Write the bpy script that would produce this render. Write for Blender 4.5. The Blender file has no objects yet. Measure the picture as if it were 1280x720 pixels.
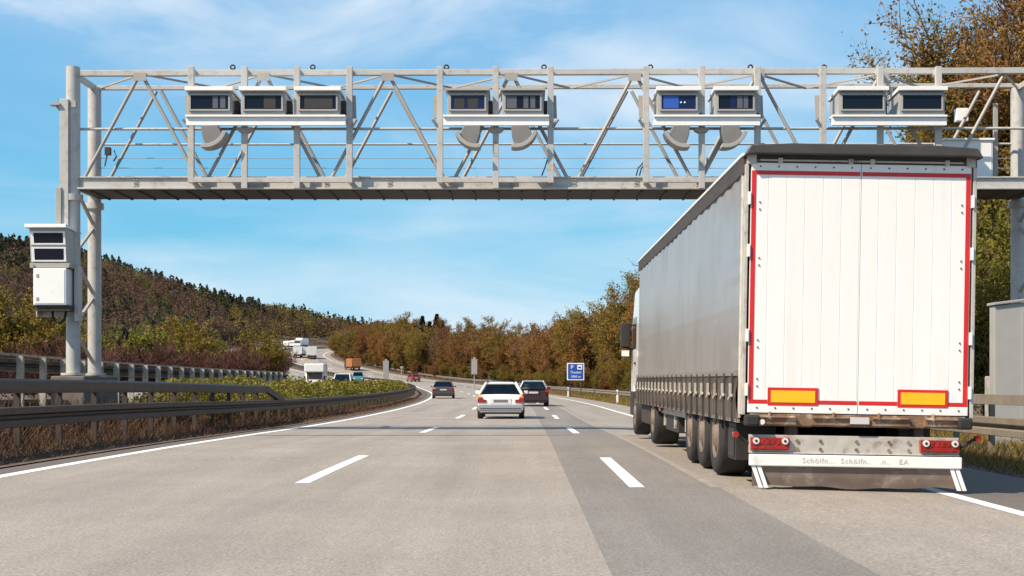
import bpy, bmesh, math, random
import numpy as np
from mathutils import Vector, Matrix, Quaternion
R = math.radians
random.seed(7)
rng = np.random.default_rng(11)
S = bpy.context.scene
COL = S.collection

# ------------------------------------------------------------------ camera, sky, sun, exposure
F = 1680.0                                  # focal length in pixels of a 1280 wide frame
CAMZ = 1.2
cd = bpy.data.cameras.new('camera'); cam = bpy.data.objects.new('camera', cd); COL.objects.link(cam)
cam.location = (0, 0, CAMZ); cam.rotation_euler = (R(90), 0, 0)
cd.sensor_width = 36.0; cd.lens = 36.0 * F / 1280.0
cd.shift_x = -13.0 / 1280.0; cd.shift_y = 115.0 / 1280.0
cd.clip_end = 6000; cd.clip_start = 0.1
S.camera = cam

SUN_EL, SUN_AZ = R(46), R(236)              # azimuth clockwise from +Y: behind and to the left of the camera
sun_from = Vector((math.sin(SUN_AZ) * math.cos(SUN_EL), math.cos(SUN_AZ) * math.cos(SUN_EL), math.sin(SUN_EL)))
sl = bpy.data.lights.new('sun', 'SUN'); sl.energy = 5.0; sl.angle = R(0.5); sl.color = (1.0, 0.855, 0.67)
so = bpy.data.objects.new('sun', sl); COL.objects.link(so)
so.rotation_euler = (-sun_from).to_track_quat('-Z', 'Y').to_euler()

w = bpy.data.worlds.new('World'); S.world = w; w.use_nodes = True
nt = w.node_tree; N = nt.nodes; Lk = nt.links
bg = N['Background']; bg.inputs['Strength'].default_value = 0.115
sky = N.new('ShaderNodeTexSky'); sky.sky_type = 'NISHITA'; sky.sun_disc = False
sky.sun_elevation = SUN_EL; sky.sun_rotation = SUN_AZ
sky.air_density = 1.0; sky.dust_density = 0.6; sky.ozone_density = 1.6
tc = N.new('ShaderNodeTexCoord')
# clear spring sky: the physical sky mixed with a deeper cyan-to-blue air colour by elevation
sx = N.new('ShaderNodeSeparateXYZ'); Lk.new(tc.outputs['Generated'], sx.inputs[0])
rp = N.new('ShaderNodeValToRGB'); rp.color_ramp.elements[0].position = 0.0; rp.color_ramp.elements[0].color = (.19, .64, .90, 1)
rp.color_ramp.elements[1].position = .42; rp.color_ramp.elements[1].color = (.19, .45, .82, 1)
e_ = rp.color_ramp.elements.new(.10); e_.color = (.12, .56, .86, 1)
e_ = rp.color_ramp.elements.new(.22); e_.color = (.155, .51, .86, 1)
Lk.new(sx.outputs['Z'], rp.inputs[0])
sc6 = N.new('ShaderNodeVectorMath'); sc6.operation = 'SCALE'; sc6.inputs['Scale'].default_value = 5.9; Lk.new(rp.outputs[0], sc6.inputs[0])
hs = N.new('ShaderNodeMix'); hs.data_type = 'RGBA'; hs.inputs['Factor'].default_value = .82
Lk.new(sky.outputs[0], hs.inputs['A']); Lk.new(sc6.outputs[0], hs.inputs['B'])
def wisps(scale, loc, rot, lo, hi, det):
    mp = N.new('ShaderNodeMapping'); mp.inputs['Scale'].default_value = scale; mp.inputs['Location'].default_value = loc
    mp.inputs['Rotation'].default_value = rot
    Lk.new(tc.outputs['Generated'], mp.inputs['Vector'])
    nz = N.new('ShaderNodeTexNoise'); nz.inputs['Scale'].default_value = 1.0; nz.inputs['Detail'].default_value = det
    nz.inputs['Roughness'].default_value = 0.55; nz.inputs['Distortion'].default_value = 0.6
    Lk.new(mp.outputs[0], nz.inputs['Vector'])
    mr = N.new('ShaderNodeMapRange'); mr.inputs[1].default_value = lo; mr.inputs[2].default_value = hi
    Lk.new(nz.outputs['Fac'], mr.inputs[0])
    return mr.outputs[0]
a = wisps((5, 5, 13), (1.3, .2, .4), (0, R(-22), 0), 0.44, 0.66, 7)
b = wisps((1.6, 1.6, 4), (.7, 2.1, .1), (0, R(-14), 0), 0.40, 0.60, 3)
mu = N.new('ShaderNodeMath'); mu.operation = 'MULTIPLY'; Lk.new(a, mu.inputs[0]); Lk.new(b, mu.inputs[1])
m2 = N.new('ShaderNodeMath'); m2.operation = 'MULTIPLY'; m2.inputs[1].default_value = 0.75; Lk.new(mu.outputs[0], m2.inputs[0])
b2 = N.new('ShaderNodeMath'); b2.operation = 'MULTIPLY'; b2.inputs[1].default_value = 0.22; Lk.new(b, b2.inputs[0])
ad = N.new('ShaderNodeMath'); ad.operation = 'ADD'; ad.use_clamp = True; Lk.new(m2.outputs[0], ad.inputs[0]); Lk.new(b2.outputs[0], ad.inputs[1])
c3 = wisps((2.2, 2.2, 16), (3.4, 1.2, .9), (0, R(16), 0), 0.40, 0.68, 6)
zr_ = N.new('ShaderNodeMapRange'); zr_.inputs[1].default_value = .24; zr_.inputs[2].default_value = .06; Lk.new(sx.outputs['Z'], zr_.inputs[0])
c4 = N.new('ShaderNodeMath'); c4.operation = 'MULTIPLY'; Lk.new(c3, c4.inputs[0]); Lk.new(zr_.outputs[0], c4.inputs[1])
c5 = N.new('ShaderNodeMath'); c5.operation = 'MULTIPLY_ADD'; c5.use_clamp = True; c5.inputs[1].default_value = .55
Lk.new(c4.outputs[0], c5.inputs[0]); Lk.new(ad.outputs[0], c5.inputs[2]); ad = c5
mx = N.new('ShaderNodeMix'); mx.data_type = 'RGBA'
Lk.new(ad.outputs[0], mx.inputs['Factor']); Lk.new(hs.outputs['Result'], mx.inputs['A']); mx.inputs['B'].default_value = (4.9, 5.5, 6.1, 1)
Lk.new(mx.outputs['Result'], bg.inputs['Color'])

vs = S.view_settings
S.display_settings.display_device = 'sRGB'
vs.view_transform = 'Standard'; vs.look = 'None'; vs.gamma = 1.0; vs.use_curve_mapping = False
vs.exposure = 0.52
S.render.engine = 'CYCLES'
S.cycles.max_bounces = 6; S.cycles.transparent_max_bounces = 6
S.cycles.use_denoising = True

# ------------------------------------------------------------------ materials
MATS = {}
def mat(name, col, rough=0.5, metal=0.0, spec=0.5, var=0.0, vscale=3.0, bump=0.0, bscale=20.0, coat=0.0, dirt=None, dscale=2.0, dlo=.45, dhi=.7,
        stretch=(1, 1, 1), coord='Object', island=None, objrand=None, attr=None, trans=False):
    m = bpy.data.materials.new(name); m.use_nodes = True
    t = m.node_tree; n = t.nodes; l = t.links
    p = n['Principled BSDF']
    p.inputs['Roughness'].default_value = rough; p.inputs['Metallic'].default_value = metal
    p.inputs['Specular IOR Level'].default_value = spec
    if coat: p.inputs['Coat Weight'].default_value = coat; p.inputs['Coat Roughness'].default_value = 0.05
    c = (*col, 1)
    rgb = n.new('ShaderNodeRGB'); rgb.outputs[0].default_value = c
    out = rgb.outputs[0]
    tcn = n.new('ShaderNodeTexCoord'); mp = n.new('ShaderNodeMapping'); mp.inputs['Scale'].default_value = stretch
    l.new(tcn.outputs[coord], mp.inputs['Vector']); V = mp.outputs[0]
    if attr:
        at = n.new('ShaderNodeAttribute'); at.attribute_name = attr; out = at.outputs['Color']
    def mixc(fac, A, B):
        k = n.new('ShaderNodeMix'); k.data_type = 'RGBA'; l.new(fac, k.inputs['Factor'])
        l.new(A, k.inputs['A'])
        if isinstance(B, tuple): k.inputs['B'].default_value = (*B[:3], 1)
        else: l.new(B, k.inputs['B'])
        return k.outputs['Result']
    if objrand:
        oi = n.new('ShaderNodeObjectInfo'); out = mixc(oi.outputs['Random'], out, objrand)
    if island:
        gi = n.new('ShaderNodeNewGeometry'); out = mixc(gi.outputs['Random Per Island'], out, island)
    if dirt:
        nz = n.new('ShaderNodeTexNoise'); nz.inputs['Scale'].default_value = dscale; nz.inputs['Detail'].default_value = 6; nz.inputs['Roughness'].default_value = .65
        l.new(V, nz.inputs['Vector'])
        mr = n.new('ShaderNodeMapRange'); mr.inputs[1].default_value = dlo; mr.inputs[2].default_value = dhi; l.new(nz.outputs['Fac'], mr.inputs[0])
        out = mixc(mr.outputs[0], out, dirt)
    if var:
        nz = n.new('ShaderNodeTexNoise'); nz.inputs['Scale'].default_value = vscale; nz.inputs['Detail'].default_value = 5
        l.new(V, nz.inputs['Vector'])
        mr = n.new('ShaderNodeMapRange'); mr.inputs[1].default_value = .3; mr.inputs[2].default_value = .7
        mr.inputs[3].default_value = 1 - var; mr.inputs[4].default_value = 1 + var; l.new(nz.outputs['Fac'], mr.inputs[0])
        vm = n.new('ShaderNodeVectorMath'); vm.operation = 'SCALE'; l.new(out, vm.inputs[0]); l.new(mr.outputs[0], vm.inputs['Scale'])
        out = vm.outputs[0]
    l.new(out, p.inputs['Base Color'])
    if bump:
        nz = n.new('ShaderNodeTexNoise'); nz.inputs['Scale'].default_value = bscale; nz.inputs['Detail'].default_value = 4
        l.new(V, nz.inputs['Vector'])
        bp = n.new('ShaderNodeBump'); bp.inputs['Strength'].default_value = bump; bp.inputs['Distance'].default_value = .02
        l.new(nz.outputs['Fac'], bp.inputs['Height']); l.new(bp.outputs[0], p.inputs['Normal'])
    if trans:                                   # thin leaves let light through
        tr = n.new('ShaderNodeBsdfTranslucent'); l.new(out, tr.inputs['Color'])
        ms = n.new('ShaderNodeMixShader'); ms.inputs[0].default_value = .35
        l.new(p.outputs[0], ms.inputs[1]); l.new(tr.outputs[0], ms.inputs[2])
        l.new(ms.outputs[0], n['Material Output'].inputs['Surface'])
    MATS[name] = m
    return m

def asphalt(name, col, fleck, streak=.12):
    m = bpy.data.materials.new(name); m.use_nodes = True
    t = m.node_tree; n = t.nodes; l = t.links; p = n['Principled BSDF']
    p.inputs['Roughness'].default_value = .78; p.inputs['Specular IOR Level'].default_value = .35
    tcn = n.new('ShaderNodeTexCoord')
    def noise(scale, st, det=4, rough=.6):
        mp = n.new('ShaderNodeMapping'); mp.inputs['Scale'].default_value = st; l.new(tcn.outputs['Object'], mp.inputs['Vector'])
        nz = n.new('ShaderNodeTexNoise'); nz.inputs['Scale'].default_value = scale; nz.inputs['Detail'].default_value = det
        nz.inputs['Roughness'].default_value = rough; l.new(mp.outputs[0], nz.inputs['Vector']); return nz.outputs['Fac']
    def rng_(f, a0, a1, b0, b1):
        mr = n.new('ShaderNodeMapRange'); mr.inputs[1].default_value = a0; mr.inputs[2].default_value = a1
        mr.inputs[3].default_value = b0; mr.inputs[4].default_value = b1; l.new(f, mr.inputs[0]); return mr.outputs[0]
    def mul(x, y):
        k = n.new('ShaderNodeMath'); k.operation = 'MULTIPLY'; l.new(x, k.inputs[0]); l.new(y, k.inputs[1]); return k.outputs[0]
    f1 = rng_(noise(1.2, (1, .06, 1), 5), .3, .7, 1 - streak, 1 + streak)      # wheel tracks along the lane
    f2 = rng_(noise(.35, (1, 1, 1), 6), .3, .7, .90, 1.10)                     # patches
    f3 = rng_(noise(38, (1, 1, 1), 3, .8), .28, .72, 1 - fleck, 1 + fleck)      # aggregate
    f4 = rng_(noise(9, (1, .35, 1), 4, .7), .3, .7, .93, 1.07)
    f5 = rng_(noise(16, (1, .8, 1), 3, .8), .30, .70, .90, 1.10)
    f6 = rng_(noise(.9, (1, .025, 1), 3), .56, .74, 1.0, .86)                   # rubber and drip streaks along the lane
    f = mul(mul(mul(f1, f2), mul(f3, f4)), mul(f5, f6))
    vm = n.new('ShaderNodeVectorMath'); vm.operation = 'SCALE'; vm.inputs[0].default_value = col; l.new(f, vm.inputs['Scale'])
    l.new(vm.outputs[0], p.inputs['Base Color'])
    bp = n.new('ShaderNodeBump'); bp.inputs['Strength'].default_value = .5; bp.inputs['Distance'].default_value = .006
    l.new(noise(90, (1, 1, 1), 2), bp.inputs['Height']); l.new(bp.outputs[0], p.inputs['Normal'])
    MATS[name] = m; return m

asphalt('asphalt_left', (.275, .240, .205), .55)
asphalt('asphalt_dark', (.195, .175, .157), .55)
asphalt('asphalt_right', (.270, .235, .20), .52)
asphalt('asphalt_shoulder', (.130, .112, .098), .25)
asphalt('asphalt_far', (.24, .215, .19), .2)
mat('road_paint', (.80, .79, .76), .6, var=.06, vscale=6, dirt=(.42, .40, .37), dscale=9, dlo=.52, dhi=.80)
mat('seal', (.13, .105, .085), .7, var=.2)
mat('joint_pale', (.33, .295, .26), .75, var=.1, dirt=(.24, .212, .185), dscale=5, dlo=.38, dhi=.6)
mat('soil', (.115, .072, .048), .95, var=.35, vscale=2.2, bump=.6, bscale=8)
mat('earth', (.085, .058, .036), .95, var=.3, vscale=.4)
mat('gantry_paint', (.445, .435, .415), .45, var=.06, vscale=1.5, dirt=(.27, .235, .19), dscale=5, dlo=.52, dhi=.80)
mat('gantry_steel', (.34, .325, .30), .5, metal=.0, var=.08, vscale=2, dirt=(.26, .23, .20), dscale=4, dlo=.55, dhi=.8)
mat('grating', (.038, .034, .031), .7, var=.2)
mat('horn_grey', (.19, .182, .175), .5, var=.1)
mat('horn_lip', (.34, .33, .315), .5, var=.08)
mat('white_enamel', (.80, .80, .79), .35, var=.03, dirt=(.55, .53, .49), dscale=3, dlo=.58, dhi=.9)
mat('housing_grey', (.36, .35, .335), .4, var=.05)
mat('dark_glass', (.008, .011, .022), .12, spec=.22)
mat('blue_glass', (.010, .018, .07), .1, spec=.3)
mat('lit_blue', (.03, .10, .42), .25)
mat('lens_grey', (.10, .105, .12), .3)
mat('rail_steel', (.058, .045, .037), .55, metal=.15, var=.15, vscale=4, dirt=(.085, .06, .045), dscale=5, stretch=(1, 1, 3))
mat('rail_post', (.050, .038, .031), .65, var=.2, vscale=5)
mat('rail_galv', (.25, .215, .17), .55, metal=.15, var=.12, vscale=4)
mat('old_concrete', (.17, .145, .12), .9, var=.2, dirt=(.09, .075, .06), dscale=3)
mat('concrete', (.40, .37, .32), .85, var=.15, vscale=5, dirt=(.22, .19, .15), dscale=4, bump=.2)
mat('black_rubber', (.022, .020, .019), .8, var=.2, vscale=6)
mat('black_plastic', (.03, .027, .025), .55, var=.15)
mat('rim_steel', (.27, .21, .165), .45, metal=.3, var=.2, vscale=8, dirt=(.16, .10, .06), dscale=7)
mat('door_white', (.80, .79, .77), .38, var=.03, vscale=.7, dirt=(.68, .65, .60), dscale=1.2, dlo=.52, dhi=1.0, stretch=(3, 1, .4))
mat('red_tape', (.58, .02, .02), .35, var=.06)
mat('yellow_reflex', (.92, .47, .01), .35, var=.04, vscale=9)
mat('tail_red', (.33, .012, .008), .22, coat=.3, var=.35, vscale=22, dirt=(.12, .02, .012), dscale=14)
mat('amber', (.80, .25, .02), .2, coat=.3)
mat('lamp_clear', (.75, .72, .68), .12, coat=.3)
mat('galvanised', (.50, .47, .42), .5, metal=.2, var=.12, vscale=8, dirt=(.20, .11, .06), dscale=5, dlo=.55, dhi=.75)
mat('rusty_chassis', (.20, .115, .065), .8, var=.4, vscale=6, dirt=(.42, .36, .30), dscale=9, dlo=.5, dhi=.7)
mat('chassis_dark', (.045, .032, .026), .75, var=.3, vscale=5)
mat('curtain', (.28, .268, .265), .28, spec=.6, var=.03, vscale=.8, dirt=(.235, .22, .205), dscale=.9, bump=.04, bscale=1.2)
mat('strap', (.05, .042, .037), .5)
mat('curtain_hem', (.085, .068, .058), .32, var=.3, vscale=5, bump=.5, bscale=5)
mat('curtain_band', (.22, .20, .185), .4, var=.1)
mat('canopy_dark', (.055, .05, .046), .5, var=.2)
mat('bumper_white', (.80, .79, .76), .4, var=.05, dirt=(.50, .44, .38), dscale=5, dlo=.6, dhi=.85)
mat('flap', (.17, .125, .10), .7, var=.2, vscale=4, dirt=(.33, .27, .22), dscale=5, dlo=.55, dhi=.75)
mat('cab_white', (.72, .72, .71), .25, coat=.4)
mat('paint_white', (.70, .69, .67), .22, coat=.6, var=.02)
mat('paint_silverdark', (.085, .078, .078), .25, metal=.5, coat=.6)
mat('paint_maroon', (.032, .009, .009), .2, coat=.8)
mat('paint_black', (.02, .02, .022), .2, coat=.8)
mat('paint_teal', (.05, .16, .16), .25, coat=.6)
mat('paint_red', (.30, .05, .04), .25, coat=.6)
mat('paint_orange', (.36, .15, .05), .45, var=.2)
mat('paint_silver', (.45, .46, .48), .3, metal=.6)
mat('car_glass', (.035, .034, .036), .05, spec=.9)
def pane_glass():
    m = bpy.data.materials.new('pane_glass'); m.use_nodes = True; t = m.node_tree; n = t.nodes; l = t.links
    tr = n.new('ShaderNodeBsdfTransparent'); tr.inputs[0].default_value = (.86, .87, .85, 1)
    gl = n.new('ShaderNodeBsdfGlossy'); gl.inputs['Roughness'].default_value = .03; gl.inputs['Color'].default_value = (.9, .9, .9, 1)
    fr = n.new('ShaderNodeFresnel'); fr.inputs[0].default_value = 1.5
    ms = n.new('ShaderNodeMixShader'); l.new(fr.outputs[0], ms.inputs[0]); l.new(tr.outputs[0], ms.inputs[1]); l.new(gl.outputs[0], ms.inputs[2])
    l.new(ms.outputs[0], n['Material Output'].inputs['Surface']); MATS['pane_glass'] = m
pane_glass()
mat('seat_cloth', (.22, .215, .21), .8)
mat('plate', (.55, .54, .52), .5)
mat('plate_dark', (.16, .15, .15), .5)
mat('sign_blue', (.015, .075, .36), .4, var=.04)
mat('sign_white', (.82, .82, .82), .45)
mat('sign_back', (.42, .40, .38), .45, metal=.3, var=.08)
mat('ink', (.03, .03, .035), .5)
mat('worn_ink', (.50, .46, .41), .7)
mat('rope_orange', (.60, .24, .08), .6)
# vegetation
mat('leaf_brown', (.20, .092, .024), .8, spec=.2, island=(.32, .17, .042), trans=True)
mat('leaf_rust', (.17, .072, .026), .8, spec=.2, island=(.27, .13, .038), trans=True)
mat('leaf_olive', (.15, .105, .018), .8, spec=.2, island=(.28, .20, .032), trans=True)
mat('leaf_green', (.11, .115, .016), .8, spec=.2, island=(.24, .21, .035), trans=True)
mat('leaf_hedge', (.10, .095, .012), .65, spec=.3, island=(.30, .25, .04), trans=True)
mat('leaf_conifer', (.018, .026, .012), .8, spec=.2, island=(.038, .045, .018))
mat('twig', (.12, .066, .036), .85, island=(.19, .115, .062))
mat('twig_red', (.085, .036, .026), .85, island=(.15, .07, .05), spec=.2)
mat('twig_pale', (.26, .19, .13), .85)
mat('bark', (.085, .060, .042), .9, var=.3, vscale=8, bump=.5, bscale=14)
mat('dry_grass', (.085, .048, .028), .9, island=(.20, .125, .075), spec=.2)
mat('verge_grass', (.15, .115, .025), .85, island=(.34, .245, .075), spec=.2, trans=True)
mat('bramble', (.05, .028, .02), .9, island=(.12, .07, .045), spec=.2)
mat('forest', (.1, .08, .05), .9, attr='tint', spec=.1, var=.12, vscale=.3, trans=True)

# ------------------------------------------------------------------ mesh helpers
def ortho(d):
    d = d.normalized()
    u = d.cross(Vector((0, 0, 1)))
    if u.length < 1e-3: u = Vector((1, 0, 0))
    u.normalize(); return u, u.cross(d).normalized()

class MB:
    def __init__(s, origin=(0, 0, 0)):
        s.v = []; s.f = []; s.o = Vector(origin); s.sm = []
    def add(s, vs, fs, smooth=False):
        k = len(s.v); s.v += [tuple(v) for v in vs]; s.f += [tuple(i + k for i in f) for f in fs]; s.sm += [smooth] * len(fs); return s
    def box(s, c, d, rot=None):
        c = Vector(c); h = [x / 2 for x in d]; M = rot or Matrix.Identity(3)
        vs = [c + M @ Vector((sx * h[0], sy * h[1], sz * h[2])) for sx in (-1, 1) for sy in (-1, 1) for sz in (-1, 1)]
        return s.add(vs, [(0, 1, 3, 2), (4, 6, 7, 5), (0, 4, 5, 1), (2, 3, 7, 6), (0, 2, 6, 4), (1, 5, 7, 3)])
    def bx(s, x0, x1, y0, y1, z0, z1):
        return s.box(((x0 + x1) / 2, (y0 + y1) / 2, (z0 + z1) / 2), (abs(x1 - x0), abs(y1 - y0), abs(z1 - z0)))
    def bar(s, p, q, wd, ht=None):
        p = Vector(p); q = Vector(q); ht = ht or wd; u, v = ortho(q - p)
        vs = [e + u * a * wd / 2 + v * b_ * ht / 2 for e in (p, q) for a, b_ in ((-1, -1), (1, -1), (1, 1), (-1, 1))]
        return s.add(vs, [(3, 2, 1, 0), (4, 5, 6, 7), (0, 1, 5, 4), (1, 2, 6, 5), (2, 3, 7, 6), (3, 0, 4, 7)])
    def tube(s, pts, r, n=10, cap=True):
        pts = [Vector(p) for p in pts]; rs = r if isinstance(r, (list, tuple)) else [r] * len(pts)
        vs = []; m = len(pts)
        for i, p in enumerate(pts):
            d = (pts[min(i + 1, m - 1)] - pts[max(i - 1, 0)]); u, v = ortho(d)
            vs += [p + (u * math.cos(2 * math.pi * k / n) + v * math.sin(2 * math.pi * k / n)) * rs[i] for k in range(n)]
        fs = [(i * n + k, i * n + (k + 1) % n, (i + 1) * n + (k + 1) % n, (i + 1) * n + k) for i in range(m - 1) for k in range(n)]
        s.add(vs, fs, True)
        if cap: s.add(vs[:n], [tuple(range(n))[::-1]]); s.add(vs[-n:], [tuple(range(n))])
        return s
    def prism(s, poly, axis, a, b_):
        def P(p, t): return {'x': (t, p[0], p[1]), 'y': (p[0], t, p[1]), 'z': (p[0], p[1], t)}[axis]
        n = len(poly); vs = [P(p, a) for p in poly] + [P(p, b_) for p in poly]
        return s.add(vs, [tuple(range(n)), tuple(range(2 * n - 1, n - 1, -1))] + [(i, i + n, (i + 1) % n + n, (i + 1) % n) for i in range(n)])
    def lathe_x(s, prof, c, n=24):           # profile of (x, radius) turned about the x axis
        c = Vector(c); m = len(prof)
        vs = [c + Vector((x, r * math.cos(2 * math.pi * k / n), r * math.sin(2 * math.pi * k / n))) for x, r in prof for k in range(n)]
        fs = [(i * n + k, i * n + (k + 1) % n, (i + 1) * n + (k + 1) % n, (i + 1) * n + k) for i in range(m - 1) for k in range(n)]
        return s.add(vs, fs, True)
    def build(s, name, m, parent=None, bevel=0.0, loc=None):
        me = bpy.data.meshes.new(name); me.from_pydata([Vector(v) - s.o for v in s.v], [], s.f); me.update()
        bm = bmesh.new(); bm.from_mesh(me); bmesh.ops.recalc_face_normals(bm, faces=bm.faces); bm.to_mesh(me); bm.free()
        me.polygons.foreach_set('use_smooth', s.sm)
        me.materials.append(MATS[m])
        o = bpy.data.objects.new(name, me); COL.objects.link(o)
        if parent: o.parent = parent
        if loc: o.location = loc
        if bevel:
            bv = o.modifiers.new('bevel', 'BEVEL'); bv.width = bevel; bv.segments = 2; bv.limit_method = 'ANGLE'
        return o

def tag(o, label=None, cat=None, group=None, kind=None):
    if label: o['label'] = label
    if cat: o['category'] = cat
    if group: o['group'] = group
    if kind: o['kind'] = kind
    return o
def thing(name, label, cat, loc=(0, 0, 0), rz=0.0, group=None):
    o = bpy.data.objects.new(name, None); COL.objects.link(o); o.location = loc; o.rotation_euler = (0, 0, rz)
    o.empty_display_size = .2
    return tag(o, label, cat, group)
def kids(o): return [c for c in COL.objects if c.parent is o]
def copy_tree(o, parent=None, ch=None):
    c = o.copy(); COL.objects.link(c)
    if parent: c.parent = parent
    for k in (ch or kids)(o): copy_tree(k, c, ch)
    return c
def text(s, size, m, parent, loc, rot, align='CENTER', name='lettering', ext=.002, spacing=1.0, sx=1.0):
    cu = bpy.data.curves.new(name, 'FONT'); cu.body = s; cu.size = size; cu.align_x = align; cu.align_y = 'CENTER'; cu.extrude = ext
    cu.space_character = spacing; cu.materials.append(MATS[m]); cu.resolution_u = 3
    tmp = bpy.data.objects.new(name, cu); COL.objects.link(tmp); dg = bpy.context.evaluated_depsgraph_get()
    me = bpy.data.meshes.new_from_object(tmp.evaluated_get(dg)); bpy.data.objects.remove(tmp)
    o = bpy.data.objects.new(name, me); COL.objects.link(o); o.parent = parent; o.location = loc; o.rotation_euler = rot; o.scale = (sx, 1, 1)
    return o

# ------------------------------------------------------------------ road alignment
def smooth(t): t = min(1, max(0, t)); return t * t * (3 - 2 * t)
def hermite(xs, ys):
    xs = np.array(xs, float); ys = np.array(ys, float)
    h = np.diff(xs); dl = np.diff(ys) / h
    m = np.zeros_like(ys); m[0] = dl[0]; m[-1] = dl[-1]
    for i in range(1, len(xs) - 1):
        m[i] = 0 if dl[i - 1] * dl[i] <= 0 else (h[i - 1] + h[i]) / (h[i - 1] / dl[i] + h[i] / dl[i - 1])
    def f(x):
        x = np.clip(np.asarray(x, float), xs[0], xs[-1]); i = np.clip(np.searchsorted(xs, x) - 1, 0, len(xs) - 2)
        t = (x - xs[i]) / h[i]
        return ((2 * t**3 - 3 * t**2 + 1) * ys[i] + (t**3 - 2 * t**2 + t) * h[i] * m[i] + (-2 * t**3 + 3 * t**2) * ys[i + 1] + (t**3 - t**2) * h[i] * m[i + 1])
    return f
LX = hermite([-400, 16, 35, 60, 80, 98, 130, 174, 195, 240, 270, 300, 330, 360, 390, 420, 450, 480, 600, 900, 3000],
             [-6.5, -6.5, -6.45, -6.45, -6.6, -7.1, -8.7, -12.4, -14.8, -20.6, -30, -41, -53, -63, -69, -71, -69.5, -64, -20, 120, 900])
LZ = hermite([-400, 16, 24, 32, 40, 58, 75, 130, 174, 195, 240, 270, 300, 330, 360, 390, 420, 480, 600, 900, 3000],
             [0, 0, -.03, -.10, -.19, -.30, -.33, -.30, -.18, -.02, .45, 1.1, 2.4, 4.4, 6.6, 8.6, 10.2, 12.5, 17, 26, 40])
def sec(y): return math.sqrt(1 + ((float(LX(y + 1)) - float(LX(y - 1))) / 2) ** 2)
def hdg(y): return math.atan2(-(float(LX(y + 1)) - float(LX(y - 1))) / 2, 1)       # z rotation of the driving direction
def xo(y, off): return float(LX(y)) + off * sec(y)
def gz(y, off):
    z = float(LZ(y))
    if off > 8.7: z -= .025 * min(off - 8.7, 5.0)
    if off < -5: z += .55 * smooth((y - 100) / 90)
    return z
def P(y, off, dz=0.0): return Vector((xo(y, off), y, gz(y, off) + dz))
def off_at(x, y): return (x - float(LX(y))) / sec(y)

def ystations(y0, y1):
    ys = []; y = y0
    while y < y1 - 1e-6:
        ys.append(y); y += 2.0 if y < 60 else (4.0 if y < 200 else 8.0)
    ys.append(y1); return ys
def ribbon(name, m, offs, y0, y1, dz, kind='structure', mb=None):
    b_ = mb or MB(); ys = ystations(y0, y1); n = len(offs)
    vs = [P(y, o_, dz) for y in ys for o_ in offs]
    fs = [(i * n + j, i * n + j + 1, (i + 1) * n + j + 1, (i + 1) * n + j) for i in range(len(ys) - 1) for j in range(n - 1)]
    b_.add(vs, fs, True)
    if mb is None:
        o = b_.build(name, m); tag(o, kind=kind); return o

# terrain sheet
RIDGE = hermite([-900, -400, 0, 120, 200, 300, 400, 432, 456, 480, 540], [240, 275, 302, 325, 349, 376, 391, 402, 417, 440, 474])
def hill(x, y):
    if y < 150: return 0.0
    px = 653 + 1680 * x / y
    yr = 640.0
    zr = max(0, (475 - float(RIDGE(px))) / 1680 * yr + 1.2 - 9.5 - 18.5)
    off = off_at(x, y)
    wgt = max(smooth((-off - 32) / 70), smooth((y - 500) / 110))
    return zr * smooth((y - 215) / (yr - 215)) * wgt
def terr(y, off):
    x = xo(y, off); z = gz(y, off)
    if -21.5 <= off <= 13.2: d = -.12
    elif off > 13.2: d = min(0, -.03) + (.9 * smooth((off - 19) / 12) + .03 * max(0, off - 30) if off > 19 else 0)
    else: d = -.05 - .6 * smooth((-off - 23) / 12)
    if -5.6 < off < -.55: d = -.02
    return x, z + d + hill(x, y)
OFFS = [-1600, -900, -600, -450, -380, -330, -290, -250, -220, -190, -165, -140, -120, -100, -85, -70, -58, -48, -40, -34, -29, -25, -22, -21.5, -19, -13, -7, -5.6, -5.59, -3.5, -1.5, -.56,
        -.55, 3, 8.7, 11, 13.2, 13.21, 15, 17, 19, 21, 24, 28, 33, 40, 50, 65, 90, 130, 200, 350, 600, 1200]
b_ = MB(); ys = [-400, -200, -100, -50, -20] + ystations(0, 480) + [495, 510, 530, 550, 570, 590, 610, 630, 650, 680, 720, 800, 950, 1200, 1600, 2200, 3000]
vs_ = []
for y in ys:
    for o_ in OFFS:
        x, z = terr(y, o_); vs_.append((x, y, z))
n_ = len(OFFS)
b_.add(vs_, [(i * n_ + j, i * n_ + j + 1, (i + 1) * n_ + j + 1, (i + 1) * n_ + j) for i in range(len(ys) - 1) for j in range(n_ - 1)], True)
tag(b_.build('ground', 'earth'), kind='structure')

# carriageways
Y0, Y1 = -120, 496
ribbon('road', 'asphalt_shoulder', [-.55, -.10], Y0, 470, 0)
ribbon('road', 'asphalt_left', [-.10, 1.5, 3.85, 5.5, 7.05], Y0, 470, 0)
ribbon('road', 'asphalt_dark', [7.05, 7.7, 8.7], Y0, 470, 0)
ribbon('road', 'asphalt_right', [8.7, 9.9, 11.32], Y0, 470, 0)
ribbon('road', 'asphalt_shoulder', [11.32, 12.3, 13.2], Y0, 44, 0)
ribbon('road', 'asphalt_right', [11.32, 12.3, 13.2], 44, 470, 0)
ribbon('road', 'asphalt_far', [-21.5, -18, -14, -10, -6.4], Y0, Y1, 0)
ribbon('verge', 'soil', [-5.55, -4.2, -3, -2, -1.2, -.6], 0, 210, .012)
ribbon('verge', 'soil', [13.2, 14, 14.6], 0, 300, .004)
mk = MB()
ribbon('', '', [-.09, .11], Y0, 470, .004, mb=mk)
ribbon('', '', [11.12, 11.30], Y0, 470, .004, mb=mk)
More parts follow.
